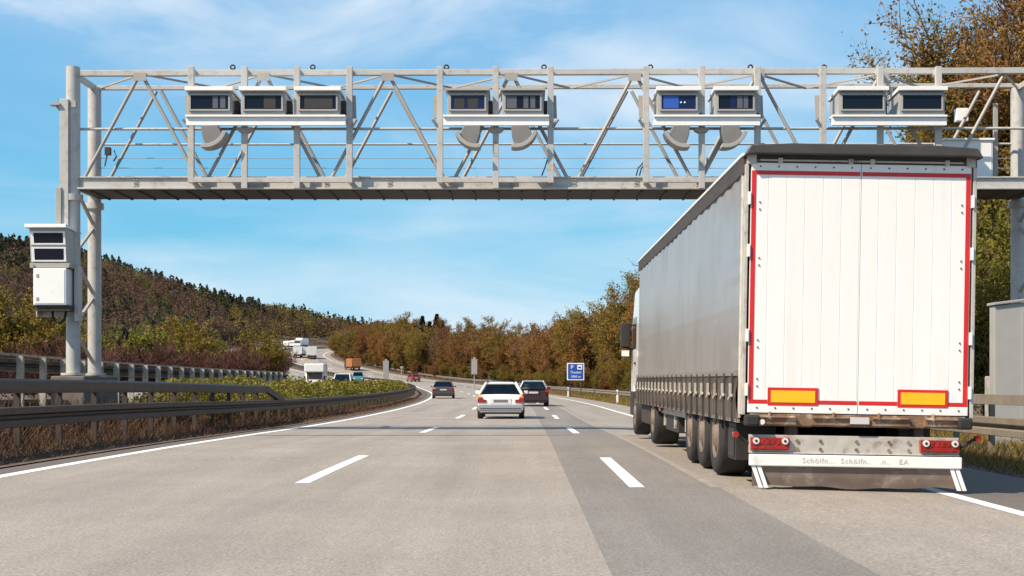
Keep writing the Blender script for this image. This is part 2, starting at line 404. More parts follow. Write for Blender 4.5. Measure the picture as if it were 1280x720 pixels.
for k in range(-6, 25):
    a0 = 15.6 + 18 * k
    ribbon('', '', [3.94 - .085, 3.94 + .085], a0, a0 + 6.0, .004, mb=mk)
    a1 = 15.0 + 18 * k
    ribbon('', '', [7.78 - .085, 7.78 + .085], a1, a1 + 6.0, .004, mb=mk)
    ribbon('', '', [-11.2 - .08, -11.2 + .08], a0, a0 + 6, .004, mb=mk)
    ribbon('', '', [-14.9 - .08, -14.9 + .08], a0, a0 + 6, .004, mb=mk)
ribbon('', '', [-7.4, -7.2], Y0, Y1, .004, mb=mk)
ribbon('', '', [-18.7, -18.5], Y0, Y1, .004, mb=mk)
o = mk.build('road_markings', 'road_paint'); tag(o, kind='structure')
# transverse sealing strips and the ragged joint beside the right lane
sb = MB()
ribbon('', '', [.2, 3.5, 7.0, 9, 11.0], 31.2, 31.65, .0025, mb=sb)
tag(sb.build('road_joint', 'seal'), kind='structure')
sb = MB()
ribbon('', '', [.2, 3.5, 7.0], 36.6, 36.85, .0025, mb=sb)
ribbon('', '', [8.60, 8.70], 15, 300, .002, mb=sb)
tag(sb.build('road_joint', 'joint_pale'), kind='structure')

# ------------------------------------------------------------------ gantry
GX0, GK = -11.37, 0.0148
def gp(px, py, dy=0.0):
    u = (px - 653) / F; Yl = 34.15
    X = u * (Yl + GK * GX0) / (1 + GK * u); Y = Yl - GK * (X - GX0)
    X2 = X
    return Vector((X2, Y + dy, CAMZ + (475 - py) / F * Y))
gbase = Vector((GX0, 34.15, gz(34, -4)))
gantry = thing('toll_gantry', 'pale grey steel lattice gantry spanning the motorway on paired round posts', 'gantry', gbase)
def GB(): return MB(gbase)
DEP = 1.7
XR = 1303
def gpart(name, fn, m='gantry_paint', bevel=0, parent=None):
    b = GB(); fn(b); o = b.build(name, m, None, bevel); o.parent = parent or gantry; return o
# chords
topz, s_ = 92, .155
gpart('chord', lambda b: b.bar(gp(92, 92), gp(XR, 88.5), .14, .145), bevel=.01)
gpart('chord', lambda b: b.bar(gp(92, 92, DEP), gp(XR, 88.5, DEP), .11, .11), bevel=.01)
gpart('beam', lambda b: (b.bar(gp(98, 229), gp(XR, 229), .05, .30), b.bar(gp(98, 236, -.05), gp(XR, 236, -.05), .14, .045), b.bar(gp(98, 222, -.03), gp(XR, 222, -.03), .1, .03)), bevel=.006)
gpart('beam', lambda b: b.bar(gp(98, 229, DEP), gp(XR, 229, DEP), .08, .30), bevel=.006)
def deck(b):
    z0 = gp(98, 238).z
    p0 = gp(98, 238); p1 = gp(XR, 238)
    b.add([p0, p1, p1 + Vector((0, DEP, 0)), p0 + Vector((0, DEP, 0))] + [q + Vector((0, 0, .03)) for q in (p0, p1, p1 + Vector((0, DEP, 0)), p0 + Vector((0, DEP, 0)))],
          [(0, 1, 2, 3), (7, 6, 5, 4), (0, 4, 5, 1), (2, 6, 7, 3)])
    for k in range(40):
        q = p0.lerp(p1, (k + .5) / 40); b.bar(q + Vector((0, .08, -.015)), q + Vector((0, DEP - .08, -.015)), .05, .04)
gpart('walkway', deck, 'grating')
apex = [176 + 154.3 * k for k in range(8)]
for k, ax in enumerate(apex):
    for bx_ in (ax - 70, ax + 70):
        if bx_ > XR: continue
        for dy in (0.0, DEP):
            gpart('brace', lambda b: b.tube([gp(ax + (3 if bx_ > ax else -3), 96, dy), gp(bx_, 222, dy)], .045, 8), 'gantry_steel')
    # plan bracing between the two top chords
    for bx_ in (ax - 77, ax + 77):
        gpart('brace', lambda b: b.bar(gp(ax, 92, .05), gp(min(bx_, XR), 92, DEP), .045), 'gantry_steel')
# handrails
gpart('handrail', lambda b: b.tube([gp(98, 160.5, .1), gp(XR, 159.5, .1)], .036, 8))
gpart('handrail', lambda b: b.tube([gp(98, 166, DEP), gp(XR, 165, DEP)], .03, 8))
for py_ in (184, 197, 208):
    gpart('safety_wire', lambda b: b.tube([gp(98, py_, DEP), gp(XR, py_, DEP)], .009, 5), 'gantry_steel')
# posts
def col(px, dy, name='post'):
    t_ = gp(px, 87, 0); x, y = t_.x, t_.y + dy
    def f(b):
        b.tube([(x, y, 1.3), (x, y, t_.z + (.06 if dy == 0 else -.1))], .175, 20)
        for zz in (5.75, 1.32):
            b.tube([(x, y, zz), (x, y, zz + .16 if zz > 2 else zz + .06)], .245 if zz > 2 else .30, 20)
    return gpart(name, f)
for px_ in (91.5, XR):
    fx = gp(px_, 87)
    col(px_, 0); col(px_, DEP)
    gpart('post_brace', lambda b: [b.bar((fx.x, fx.y + (.0 if k % 2 else DEP), 1.6 + k * .92), (fx.x, fx.y + (DEP if k % 2 else 0), 1.6 + (k + 1) * .92), .07) for k in range(5)], 'gantry_steel')
    gpart('end_beam', lambda b: (b.bar(gp(px_, 92), gp(px_, 92, DEP), .1, .14), b.bar(gp(px_, 229), gp(px_, 229, DEP), .1, .28)))
gpart('cable_channel', lambda b: b.bar(gp(84, 126, -.18), gp(84, 300, -.18), .22, .14), bevel=.01)
gpart('cable_channel', lambda b: b.bar(gp(78, 236, -.2), gp(78, 300, -.2), .14, .2), 'gantry_steel', bevel=.01)
gpart('bracket', lambda b: (b.bar(gp(67, 133, -.2), gp(80, 133, -.2), .25, .05), b.bar(gp(74, 134, -.2), gp(80, 142, -.2), .05), b.bar(gp(75, 133, -.2), gp(75, 124, -.2), .03), b.box(gp(95, 132, -.1), (.12, .2, .16))), 'gantry_steel')
# mounting frames for the detectors
frames = [(243, 439, (243, 309, 374, 439), 240, 436), (551, 688, (551, 620, 688), 556, 686), (806, 944, (806, 875, 944), 814, 945), (1025, 1168, (1025, 1096, 1168), 1033, 1174)]
FY = -.32
for x0, x1, vx, s0, s1 in frames:
    fr = gpart('mounting_frame', lambda b: ([b.bar(gp(v, 87, FY), gp(v, 231 if v in (x0, x1) else 238, FY), .15, .12) for v in vx],
        b.bar(gp(x0, 227.5, FY), gp(x1, 227.5, FY), .11, .12),
        [b.bar(gp(v, 92, FY), gp(v, 92, .05), .12, .14) for v in vx], [b.bar(gp(v, 228, FY), gp(v, 228, .05), .1, .1) for v in vx]), bevel=.008)
    sh = gpart('shelf', lambda b: (b.bar(gp(s0, 157.5, FY - .25), gp(s1, 157.5, FY - .25), .10, .20), b.bar(gp(s0, 151.2, FY - .15), gp(s1, 151.2, FY - .15), .42, .05)), 'white_enamel', bevel=.006)
    for v in (x0, x1): gpart('hinge_arm', lambda b: (b.bar(gp(v - 9 if v == x0 else v + 9, 153, FY - .1), gp(v, 166, FY), .07, .05), b.bar(gp(v - 6 if v == x0 else v + 4, 122, FY + .1), gp(v - 5 if v == x0 else v + 5, 150, FY + .1), .07, .12)), 'gantry_steel')
    if x0 != 1025:
        mid = vx[1]
        gpart('dome', lambda b: b.prism([(gp(mid, 164).x + .2 * math.cos(R(180 + 18 * k)), gp(mid, 163, FY).z + .13 * math.sin(R(180 + 18 * k))) for k in range(11)], 'y', gp(mid, 164, FY).y - .12, gp(mid, 164, FY).y + .14), 'gantry_steel')
for px_ in (100, 170, 253, 332, 408, 487, 562, 640, 717, 795, 872, 950, 1026, 1104, 1180):
    gpart('gusset', lambda b: (b.box(gp(px_, 229, -.035), (.03, .02, .34)), [b.box(gp(px_ + q, 229 + z_, -.05), (.03, .03, .03)) for q in (-1.6, 1.6) for z_ in (-4, 0, 4)]), 'gantry_steel')
for px_ in (176, 330, 485, 639, 793, 947, 1102):
    gpart('gusset', lambda b: b.box(gp(px_, 97, -.09), (.32, .02, .20)), 'gantry_steel')
for px_ in (291, 391, 558, 680, 813, 938, 1030):
    gpart('lifting_eye', lambda b: (b.tube([gp(px_, 84, 0) + Vector((.055 * math.cos(R(t)), 0, .055 * math.sin(R(t)))) for t in range(-60, 241, 30)], .022, 6), b.bar(gp(px_, 88), gp(px_, 85.5), .05)), 'chassis_dark')
gpart('cable_loop', lambda b: [b.tube([gp(794 + q, 222, FY), gp(796 + q, 213, FY - .08), gp(801 + q, 208, FY), gp(803 + q, 204, FY)], .018, 6) for q in (0, 4)], 'black_rubber')
gpart('cable_loop', lambda b: b.tube([gp(684, 202, FY), gp(681, 212, FY - .1), gp(677, 222, FY)], .018, 6), 'black_rubber')
gpart('junction_box', lambda b: b.box(gp(1234, 124.5, DEP + .3), (.30, .25, .34)), 'white_enamel', bevel=.01)
gpart('junction_box', lambda b: (b.box(gp(113, 177, DEP - .25), (.14, .14, .2)), b.tube([gp(121, 176, DEP - .25), gp(124, 184, DEP - .25), gp(120, 190, DEP - .25)], .02, 6), b.bar(gp(112, 178, DEP - .2), gp(108, 196, DEP - .2), .03)), 'chassis_dark')
gpart('ladder', lambda b: b.bar(gp(1260, 120, .9), gp(1260, 222, .9), .1, .08), 'gantry_steel')
# plinth under the left posts
pl = MB(); pl.bx(-11.8, -10.95, 33.6, 36.4, -.3, 1.30)
o = pl.build('plinth', 'old_concrete', None, .03); tag(o, 'squat concrete plinth carrying the left posts of the gantry behind the guardrail', 'plinth')
pl = MB(); pr = gp(XR, 87); pl.bx(pr.x - .65, pr.x + .65, pr.y - .65, pr.y + 2.35, -.5, 1.30)
o = pl.build('plinth', 'concrete', None, .03); tag(o, 'concrete plinth under the right posts of the gantry beside the cabinet', 'plinth')

# detector housings on the shelves
def detector(px0, px1, label, glass='dark_glass', lenses=(), hood_lift=.05, hoodm='white_enamel'):
    p = gp((px0 + px1) / 2, 149.5, FY - .3); W = (px1 - px0) / F * 34
    t = thing('toll_camera', label, 'camera', p, group='toll detector housings on the gantry')
    H = .56
    b = MB(); b.prism([(-.02, .0), (.95, .0), (.95, H - .06), (-.02, H)], 'x', -W / 2 + .04, W / 2 - .04); b.build('housing', 'housing_grey', t, .012)
    b = MB(); b.prism([(-.14, H + .02), (1.0, H - .04), (1.0, H + .0), (-.14, H + .02 + hood_lift + .05)], 'x', -W / 2, W / 2); b.build('hood', hoodm, t, .006)
    x0, x1, z0, z1 = -W / 2 + .09, W / 2 - .09, .09, H - .05
    b = MB()
    b.bx(x0, x1, -.06, -.02, z0, z0 + .04); b.bx(x0, x1, -.06, -.02, z1 - .035, z1); b.bx(x0, x0 + .04, -.055, -.02, z0 + .04, z1 - .035); b.bx(x1 - .04, x1, -.055, -.02, z0 + .04, z1 - .035)
    fo = b.build('window_frame', 'housing_grey', t)
    b = MB(); b.bx(x0 + .04, x1 - .04, -.032, -.022, z0 + .04, z1 - .035); b.build('window', glass, fo)
    for (a0, a1, m_) in lenses:
        b = MB(); b.bx(x0 + .04 + a0 * (x1 - x0 - .08), x0 + .04 + a1 * (x1 - x0 - .08), -.036, -.0325, z0 + .07, z1 - .06); b.build('lens', m_, fo)
    if 'dots' in label:
        for fx in (.56, .66):
            b = MB(); b.tube([(x0 + fx * (x1 - x0), -.045, (z0 + z1) / 2), (x0 + fx * (x1 - x0), -.033, (z0 + z1) / 2)], .022, 10); b.build('lens', 'sign_white', fo)
    b = MB(); b.bx(W / 2 - .045, W / 2 + .06, .25, .55, .1, .4); b.bx(W / 2 - .04, W / 2 + .05, .1, .9, .0, .06); b.build('bracket', 'chassis_dark', t)
    return t
detector(240, 299, 'leftmost camera housing of the three, two pale bars in its window', lenses=((.58, .72, 'lens_grey'), (.78, .92, 'lens_grey')))
detector(306, 364, 'middle camera housing of the row of three, dark window between two neighbours', lenses=((.52, .84, 'black_plastic'),))
detector(374, 431, 'right camera housing of the row of three with plain dark blue window', 'dark_glass', ((.12, .9, 'black_plastic'),))
detector(559, 613, 'grey camera housing with blue window and no white hood, left of the centre pair', 'blue_glass', ((.1, .4, 'black_plastic'), (.5, .8, 'black_plastic')), .0, 'housing_grey')
detector(626, 681, 'grey camera housing with striped dark window, right of the centre pair', 'dark_glass', ((.0, .32, 'lens_grey'), (.52, .66, 'lens_grey'), (.72, .86, 'lens_grey')), .0, 'housing_grey')
detector(817, 872, 'camera housing with bright blue window and two white dots beside the truck roof', 'blue_glass', ((.06, .50, 'lit_blue'),))
detector(887, 942, 'camera housing with pale panel in its window, right of the pair before the truck', 'dark_glass', ((.35, .5, 'blue_glass'), (.54, .70, 'lens_grey'), (.73, .86, 'lens_grey')))
detector(1039, 1101, 'left camera housing of the pair above the truck roof, in front of the trees')
detector(1113, 1173, 'right camera housing of the pair above the truck roof, in front of the trees')
# infrared floodlights under the shelves
def flood(px, side, label):
    p = gp(px, 163, FY - .1)
    t = thing('floodlight', label, 'floodlight', p, group='horn floodlights under the gantry shelves')
    a0, a1 = R(-102), R(-16)
    arc = lambda r, n=9, e=0: [(r * math.cos(a0 + e + (a1 - a0 - 2 * e) * k / (n - 1)) * side, r * math.sin(a0 + e + (a1 - a0 - 2 * e) * k / (n - 1))) for k in range(n)]
    b = MB(); b.prism(arc(.55) + arc(.45)[::-1], 'y', -.26, .26); b.build('reflector', 'horn_lip', t, .01)
    b = MB(); b.prism([(-.12 * side, .02), (-.10 * side, -.2)] + arc(.448, 9, .16) + [(.30 * side, .02)], 'y', -.2, .2); b.build('body', 'horn_grey', t, .02)
    return t
flood(264, 1, 'single horn floodlight under the shelf of three camera housings')
flood(596, -1, 'horn floodlight pointing left under the centre pair of camera housings')
flood(645, 1, 'horn floodlight pointing right under the centre pair of camera housings')
flood(853, -1, 'horn floodlight pointing left under the pair of housings before the truck')
flood(903, 1, 'horn floodlight pointing right, closest to the truck roof')
# white cabinet on the walkway
p = gp(1219, 222, .5)
t = thing('equipment_cabinet', 'white equipment cabinet standing on the gantry walkway behind the truck', 'cabinet', p)
b = MB(); b.bx(-.62, .62, 0, .7, 0, 1.02); b.build('body', 'white_enamel', t, .015)
b = MB(); b.bx(-.66, .66, -.05, .76, 1.022, 1.08); b.build('lid', 'white_enamel', t, .01)
b = MB(); b.bx(-.1, .58, -.012, -.002, .06, .96); b.build('door', 'white_enamel', t, .004)
# lower camera on the left post
p = gp(76.5, 391, -.30)
t = thing('post_camera', 'white twin-window camera unit with cabinet and cable fixed to the left gantry post', 'camera', p)
t.scale = (.93, .93, .95)
sc = 34 / F
b = MB(); b.prism([(-.42, 63 * sc), (-.42 - .12, 107 * sc), (.55, 104 * sc), (.55, 63 * sc)], 'x', -.56, .44); b.build('housing', 'housing_grey', t, .012)
b = MB(); b.prism([(-.68, 107.5 * sc), (.58, 105 * sc), (.58, 107.5 * sc), (-.68, 112 * sc)], 'x', -.64, .47); b.build('hood', 'white_enamel', t, .006)
for z0, z1, y0_, y1_ in ((86, 103, -.48, -.53), (64.5, 83, -.425, -.472)):
    b = MB(); b.prism([(y0_ - .03, z0 * sc), (y1_ - .03, z1 * sc), (y1_ + .02, z1 * sc), (y0_ + .02, z0 * sc)], 'x', -.52, .40); f_ = b.build('window_frame', 'white_enamel', t)
    b = MB(); b.prism([(y0_ - .036, (z0 + 2) * sc), (y1_ - .036, (z1 - 2) * sc), (y1_ - .02, (z1 - 2) * sc), (y0_ - .02, (z0 + 2) * sc)], 'x', -.44, .34); b.build('window', 'dark_glass', f_)
b = MB(); b.bx(-.58, .5, -.44, .5, 56.5 * sc, 62.5 * sc); b.tube([(.44, -.5, 59 * sc), (.44, -.4, 59 * sc)], .06, 12); b.tube([(-.5, -.5, 59 * sc), (-.5, -.4, 59 * sc)], .05, 12); b.build('bracket', 'gantry_steel', t, .006)
b = MB(); b.bx(-.46, .42, -.52, .1, 8 * sc, 55.5 * sc); cab_ = b.build('cabinet', 'white_enamel', t, .015)
b = MB(); b.bx(-.42, .38, -.535, -.522, 10 * sc, 54 * sc); d_ = b.build('door', 'white_enamel', cab_, .004)
for zz in (16, 46): b = MB(); b.bx(-.37, -.31, -.55, -.536, (zz - 2) * sc, (zz + 2) * sc); b.build('latch', 'gantry_steel', d_)
b = MB(); b.bx(-.44, .5, -.45, .1, 1 * sc, 7.6 * sc); b.build('base_tray', 'chassis_dark', t)
b = MB(); b.bx(-.5, -.47, -.2, .2, -6 * sc, 55 * sc); b.bx(.5, .6, -.1, .25, -12 * sc, 60 * sc); b.bx(-.5, .5, .1, .14, -6 * sc, 3 * sc); b.build('backplate', 'gantry_paint', t)
b = MB(); b.tube([(-.05, -.2, 0), (-.03, -.25, -.16), (.06, -.27, -.28), (.18, -.25, -.30), (.27, -.2, -.2), (.29, -.15, 0)], .035, 8); b.build('cable', 'black_rubber', t)

# ------------------------------------------------------------------ guardrails
def wbeam_profile(z0, z1, side):
    h = z1 - z0; d = .055 * side
    return [(0, z0), (d, z0 + .04 * h), (d, z0 + .34 * h), (-d * .6, z0 + .44 * h), (-d * .6, z0 + .56 * h), (d, z0 + .66 * h), (d, z0 + .96 * h), (0, z1)]
def rail(b, off, y0, y1, prof, zfun=None):
    ysr = ystations(y0, y1); n = len(prof)
    vs = []
    for y in ysr:
        for (dx, z) in prof:
            q = P(y, off); vs.append((q.x + dx, q.y, q.z + z))
        # closed loop with the back 12 mm behind
        for (dx, z) in reversed(prof):
            q = P(y, off); vs.append((q.x + dx - .012 * (1 if prof[1][0] > 0 else -1), q.y, q.z + z))
    m = 2 * n
    b.add(vs, [(i * m + j, i * m + (j + 1) % m, (i + 1) * m + (j + 1) % m, (i + 1) * m + j) for i in range(len(ysr) - 1) for j in range(m)])
def guardrail(name, label, off, y0, y1, side, lo, hi, up=None, upy=None, step=2.0, ms='rail_steel', mp='rail_post', endslope=False):
    o0 = P(y0, off)
    t = thing(name, label, 'guardrail', o0)
    b = MB(o0); rail(b, off, y0, y1, wbeam_profile(lo, hi, side)); b.build('beam', ms, t)
    if up:
        b = MB(o0); ysr = ystations(*upy); vs = []
        z0, z1 = up
        for y in ysr:
            q = P(y, off); vs += [(q.x + dx, q.y, q.z + z) for dx, z in ((-.13, z0), (.04, z0), (.06, z0 + .05), (.06, z1 - .04), (.03, z1), (-.12, z1))]
        b.add(vs, [(i * 6 + j, i * 6 + (j + 1) % 6, (i + 1) * 6 + (j + 1) % 6, (i + 1) * 6 + j) for i in range(len(ysr) - 1) for j in range(6)])
        b.add(vs[:6], [(0, 1, 2, 3, 4, 5)]); b.add(vs[-6:], [(5, 4, 3, 2, 1, 0)])
        if endslope:
            q = P(upy[1], off, z1 - .1); e = P(upy[1] + 3.2, off, hi - .05)
            b.bar(q, e, .14, .2)
        b.build('upper_beam', ms, t, .006)
    k = 0; y = y0 + .4; me = None
    while y < y1 and k < 98:
        q = P(y, off); tall = up and upy[0] <= y <= upy[1]
        top = (up[1] - .03) if tall else hi - .03
        b = MB(o0); dx = -.10 * side
        b.bx(q.x + dx - .05, q.x + dx + .05, q.y - .035, q.y + .035, q.z - .3, q.z + top)
        b.build('post', mp, t)
        y += step; k += 1
    return t
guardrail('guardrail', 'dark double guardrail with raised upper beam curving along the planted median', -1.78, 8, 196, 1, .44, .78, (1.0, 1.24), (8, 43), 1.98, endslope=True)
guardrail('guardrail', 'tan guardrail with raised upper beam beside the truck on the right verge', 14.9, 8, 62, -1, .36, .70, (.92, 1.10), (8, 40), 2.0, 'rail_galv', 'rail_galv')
guardrail('guardrail', 'low distant guardrail under the right wood beyond the blue parking sign', 15.6, 74, 330, -1, .42, .74, None, None, 4.0, 'rail_galv', 'rail_galv')
guardrail('guardrail', 'far dark median guardrail between the climbing carriageways', -2.6, 205, 470, 1, .45, .80, None, None, 4.0)

# post-and-beam barrier on the far side of the median
o0 = P(10, -5.9)
t = thing('median_barrier', 'weathered barrier of many pale posts with dark beam behind the left gantry posts', 'barrier', o0)
b = MB(o0); ysr = ystations(6, 72)
for i in range(len(ysr) - 1):
    b.bar(P(ysr[i], -6.02, 1.93), P(ysr[i + 1], -6.02, 1.93), .16, .05)
b.build('top_rail', 'concrete', t)
b = MB(o0); rail(b, -6.08, 6, 72, wbeam_profile(1.52, 1.84, 1)); b.build('beam', 'rail_steel', t)
b = MB(o0); rail(b, -6.08, 6, 72, wbeam_profile(.52, .84, 1)); b.build('beam', 'rail_steel', t)
y = 8.0
while y < 70:
    q = P(y, -5.86); b = MB(o0); b.bx(q.x - .08, q.x + .08, q.y - .05, q.y + .05, q.z - .1, q.z + 1.905); b.build('post', 'concrete', t); y += 1.56

# ------------------------------------------------------------------ vegetation builders
def quads_mesh(name, arrs, mats):
    """arrs: list of (n,4,3) arrays, one per material"""
    V = np.concatenate([a.reshape(-1, 3) for a in arrs]); nq = len(V) // 4
    me = bpy.data.meshes.new(name); me.vertices.add(len(V)); me.vertices.foreach_set('co', V.astype(np.float32).ravel())
    me.loops.add(nq * 4); me.loops.foreach_set('vertex_index', np.arange(nq * 4, dtype=np.int32))
    me.polygons.add(nq); me.polygons.foreach_set('loop_start', np.arange(0, nq * 4, 4, dtype=np.int32))
    for m in mats: me.materials.append(MATS[m])
    idx = np.concatenate([np.full(len(a), i, np.int32) for i, a in enumerate(arrs)]); me.polygons.foreach_set('material_index', idx)
    me.update(calc_edges=True); return me
def unit(n):
    v = rng.normal(size=(n, 3)); return v / np.linalg.norm(v, axis=1, keepdims=True)
def leaves(c, size, asp=.6):
    n = len(c); u = unit(n); t = unit(n); v = np.cross(u, t); v /= np.linalg.norm(v, axis=1, keepdims=True)
    s = (size * rng.uniform(.6, 1.4, n))[:, None]
    return np.stack([c - u * s, c + v * s * asp, c + u * s, c - v * s * asp], 1)
def sticks(p, q, w0, w1):
    d = q - p; n = len(p); u = np.cross(d, unit(n)); u /= np.linalg.norm(u, axis=1, keepdims=True) + 1e-9
    w0 = np.broadcast_to(w0, n)[:, None]; w1 = np.broadcast_to(w1, n)[:, None]
    return np.stack([p - u * w0, p + u * w0, q + u * w1, q - u * w1], 1)
def crown(H, Rr, base, n1=14, n2=7, n3=7, nleaf=8, lsize=.16, up=.5, mats=('leaf_brown', 'twig'), tw=.02, spread=.14, name='crown'):
    c = np.array([0, 0, base + (H - base) * .55]); rad = np.array([Rr, Rr, (H - base) * .5])
    d = unit(n1); d[:, 2] = d[:, 2] * .8 + .15; e1 = c + d * rad * rng.uniform(.45, .95, (n1, 1))
    zs = np.clip(base * .8 + (e1[:, 2] - base) * .45, base * .5, H * .8)
    s1 = np.stack([np.zeros(n1), np.zeros(n1), zs], 1)
    br = [sticks(s1, e1, tw * 3.2, tw * 1.5), sticks(s1, e1, tw * 3.2, tw * 1.5)]
    f = rng.uniform(.35, 1.0, (n1, n2, 1)); s2 = s1[:, None] + (e1 - s1)[:, None] * f
    d2 = rng.normal(size=(n1, n2, 3)); d2[..., 2] += up; d2 += (e1 - c)[:, None] / Rr * .7
    d2 /= np.linalg.norm(d2, axis=2, keepdims=True); e2 = s2 + d2 * Rr * rng.uniform(.22, .5, (n1, n2, 1))
    s2 = s2.reshape(-1, 3); e2 = e2.reshape(-1, 3); d2 = d2.reshape(-1, 3)
    br.append(sticks(s2, e2, tw * 1.4, tw * .7)); br.append(sticks(s2, e2, tw * 1.4, tw * .7))
    m = len(s2)
    f = rng.uniform(.3, 1.0, (m, n3, 1)); s3 = s2[:, None] + (e2 - s2)[:, None] * f
    d3 = rng.normal(size=(m, n3, 3)) * .8; d3[..., 2] += up; d3 += d2[:, None]
    d3 /= np.linalg.norm(d3, axis=2, keepdims=True); e3 = s3 + d3 * Rr * rng.uniform(.10, .26, (m, n3, 1))
    s3 = s3.reshape(-1, 3); e3 = e3.reshape(-1, 3)
    br.append(sticks(s3, e3, tw * .75, tw * .3))
    arrs = []
    if nleaf:
        k = len(s3); f = rng.uniform(.2, 1.1, (k, nleaf, 1)); lc = s3[:, None] + (e3 - s3)[:, None] * f + rng.normal(size=(k, nleaf, 3)) * Rr * spread * .25
        arrs.append(leaves(lc.reshape(-1, 3), lsize))
    arrs.append(np.concatenate(br))
    return quads_mesh(name, arrs, list(mats) if nleaf else [mats[-1]])
def trunk_mesh(H, r, nl=5):
    b = MB(); lean = random.uniform(-.3, .3)
    b.tube([(0, 0, -.3), (lean * .2, 0, H * .25), (lean * .6, .1, H * .5), (lean, 0, H * .78)], [r * 1.25, r, r * .7, r * .3], 8)
    for k in range(nl):
        a_ = random.uniform(0, 6.28); z = H * random.uniform(.25, .5); l_ = H * random.uniform(.2, .32)
        b.tube([(lean * .3, 0, z), (lean * .3 + math.cos(a_) * l_ * .5, math.sin(a_) * l_ * .5, z + l_ * .5), (lean * .3 + math.cos(a_) * l_ * .8, math.sin(a_) * l_ * .8, z + l_)], [r * .5, r * .33, r * .15], 6)
    o = b.build('trunk', 'bark'); me = o.data; bpy.data.objects.remove(o); return me
def conifer_mesh(H, Rr, mname='leaf_conifer'):
    n = 1500; z = rng.uniform(0.08, 1, n) ** .8; a_ = rng.uniform(0, 6.28, n); layer = np.abs(np.sin(z * 34)) * .35 + .65
    rr = Rr * (1 - z) * layer * rng.uniform(.55, 1.05, n) + .05
    q = np.stack([np.cos(a_) * rr, np.sin(a_) * rr, z * H - rr * .25], 1); p = np.stack([np.cos(a_) * rr * .2, np.sin(a_) * rr * .2, z * H + .1], 1)
    return quads_mesh('crown', [np.concatenate([sticks(p, q, .30, .05), leaves(q, .28)])], [mname])
def put_tree(name, label, cat, group, x, y, z, cm, tm, scale=1.0, rz=None, sz=None):
    t = thing(name, label, cat, (x, y, z), rz if rz is not None else random.uniform(0, 6.28), group)
    t.scale = (scale, scale, (sz or scale))
    for nm, me in (('crown', cm), ('trunk', tm)):
        if me is None: continue
        o = bpy.data.objects.new(nm, me); COL.objects.link(o); o.parent = t
    return t

CR = {
 'brown': [crown(11, 3.7, .2, 24, 10, 9, 6, .10, mats=('leaf_brown', 'twig')) for _ in range(2)],
 'rust': [crown(10.5, 3.5, .2, 24, 10, 9, 4, .10, mats=('leaf_rust', 'twig')) for _ in range(2)],
 'olive': [crown(11, 3.7, .2, 24, 10, 9, 6, .10, mats=('leaf_olive', 'twig')) for _ in range(2)],
 'green': [crown(9, 3.4, .2, 24, 10, 9, 7, .10, mats=('leaf_green', 'twig'))],
 'bare': [crown(12, 3.7, 1.0, 26, 11, 10, 0, up=.8, mats=('twig',), tw=.022)],
}
TR = {k: trunk_mesh(9, .16) for k in CR}
CONI = conifer_mesh(13, 3.6); CONT = trunk_mesh(12, .17, 0)
KIND = {'brown': ('brown-budded broadleaf tree in the wood along the right verge', 'broadleaf_tree'),
        'rust': ('rust-red broadleaf tree in the wood along the right verge', 'broadleaf_tree'),
        'olive': ('olive-yellow broadleaf tree in the wood along the right verge', 'broadleaf_tree'),
        'green': ('fresh green broadleaf tree in the wood along the right verge', 'broadleaf_tree'),
        'bare': ('leafless pale-twigged tree rising from the wood along the right verge', 'bare_tree')}
GRP = {k: k + ' trees of the right-hand wood' for k in KIND}
def wood_tree(kind, y, off, s):
    x, z = terr(y, off)
    lab, nm = KIND[kind]
    put_tree(nm, lab, 'tree', GRP[kind], x, y, z, random.choice(CR[kind]), TR[kind], s, sz=s * random.uniform(.92, 1.08))
cnt = 0
for row, (of0, st) in enumerate(((20.5, 5.2), (25.5, 6.0), (32, 8.0))):
    y = 66 + row * 2
    while y < 455:
        kind = random.choices(['brown', 'rust', 'olive', 'green', 'bare'], [5, 3, 4, .7, .6])[0]
        s = random.uniform(.80, 1.06) * (1.06 if y < 175 else .95 - .36 * smooth((y - 350) / 60)) * (1 + .06 * row)
        wood_tree(kind, y + random.uniform(-1.5, 1.5), of0 + random.uniform(-1.3, 1.6) - 5.0 * smooth((y - 250) / 70), s)
        cnt += 1; y += st
# undergrowth in front of the wood
y = 70
while y < 455:
    x, z = terr(y, 18.6 + random.uniform(-.6, .8) - 3.2 * smooth((y - 240) / 60))
    k_ = random.choice(['brown', 'olive', 'rust', 'olive', 'green'])
    put_tree('bush', {'brown': 'low brown bush', 'olive': 'low olive bush', 'rust': 'low rusty bush', 'green': 'low green bush'}[k_] + ' filling the front edge of the right wood', 'bush', k_ + ' bushes at the edge of the right wood', x, y, z, random.choice(CR[k_]), None, random.uniform(.28, .42), sz=random.uniform(.22, .36)); y += 4.2
# conifers standing above the far end of the wood
for (px_, y, s) in ((519, 318, .80), (528, 330, .92), (537, 322, .84), (546, 326, .95), (553, 330, .82), (479, 340, .78)):
    x = (px_ - 653) / F * y; z = terr(y, off_at(x, y))[1]
    put_tree('conifer', 'dark conifer standing above the far end of the right wood', 'tree', 'conifers above the right wood', x, y, z, CONI, CONT, s * 1.5, sz=s)
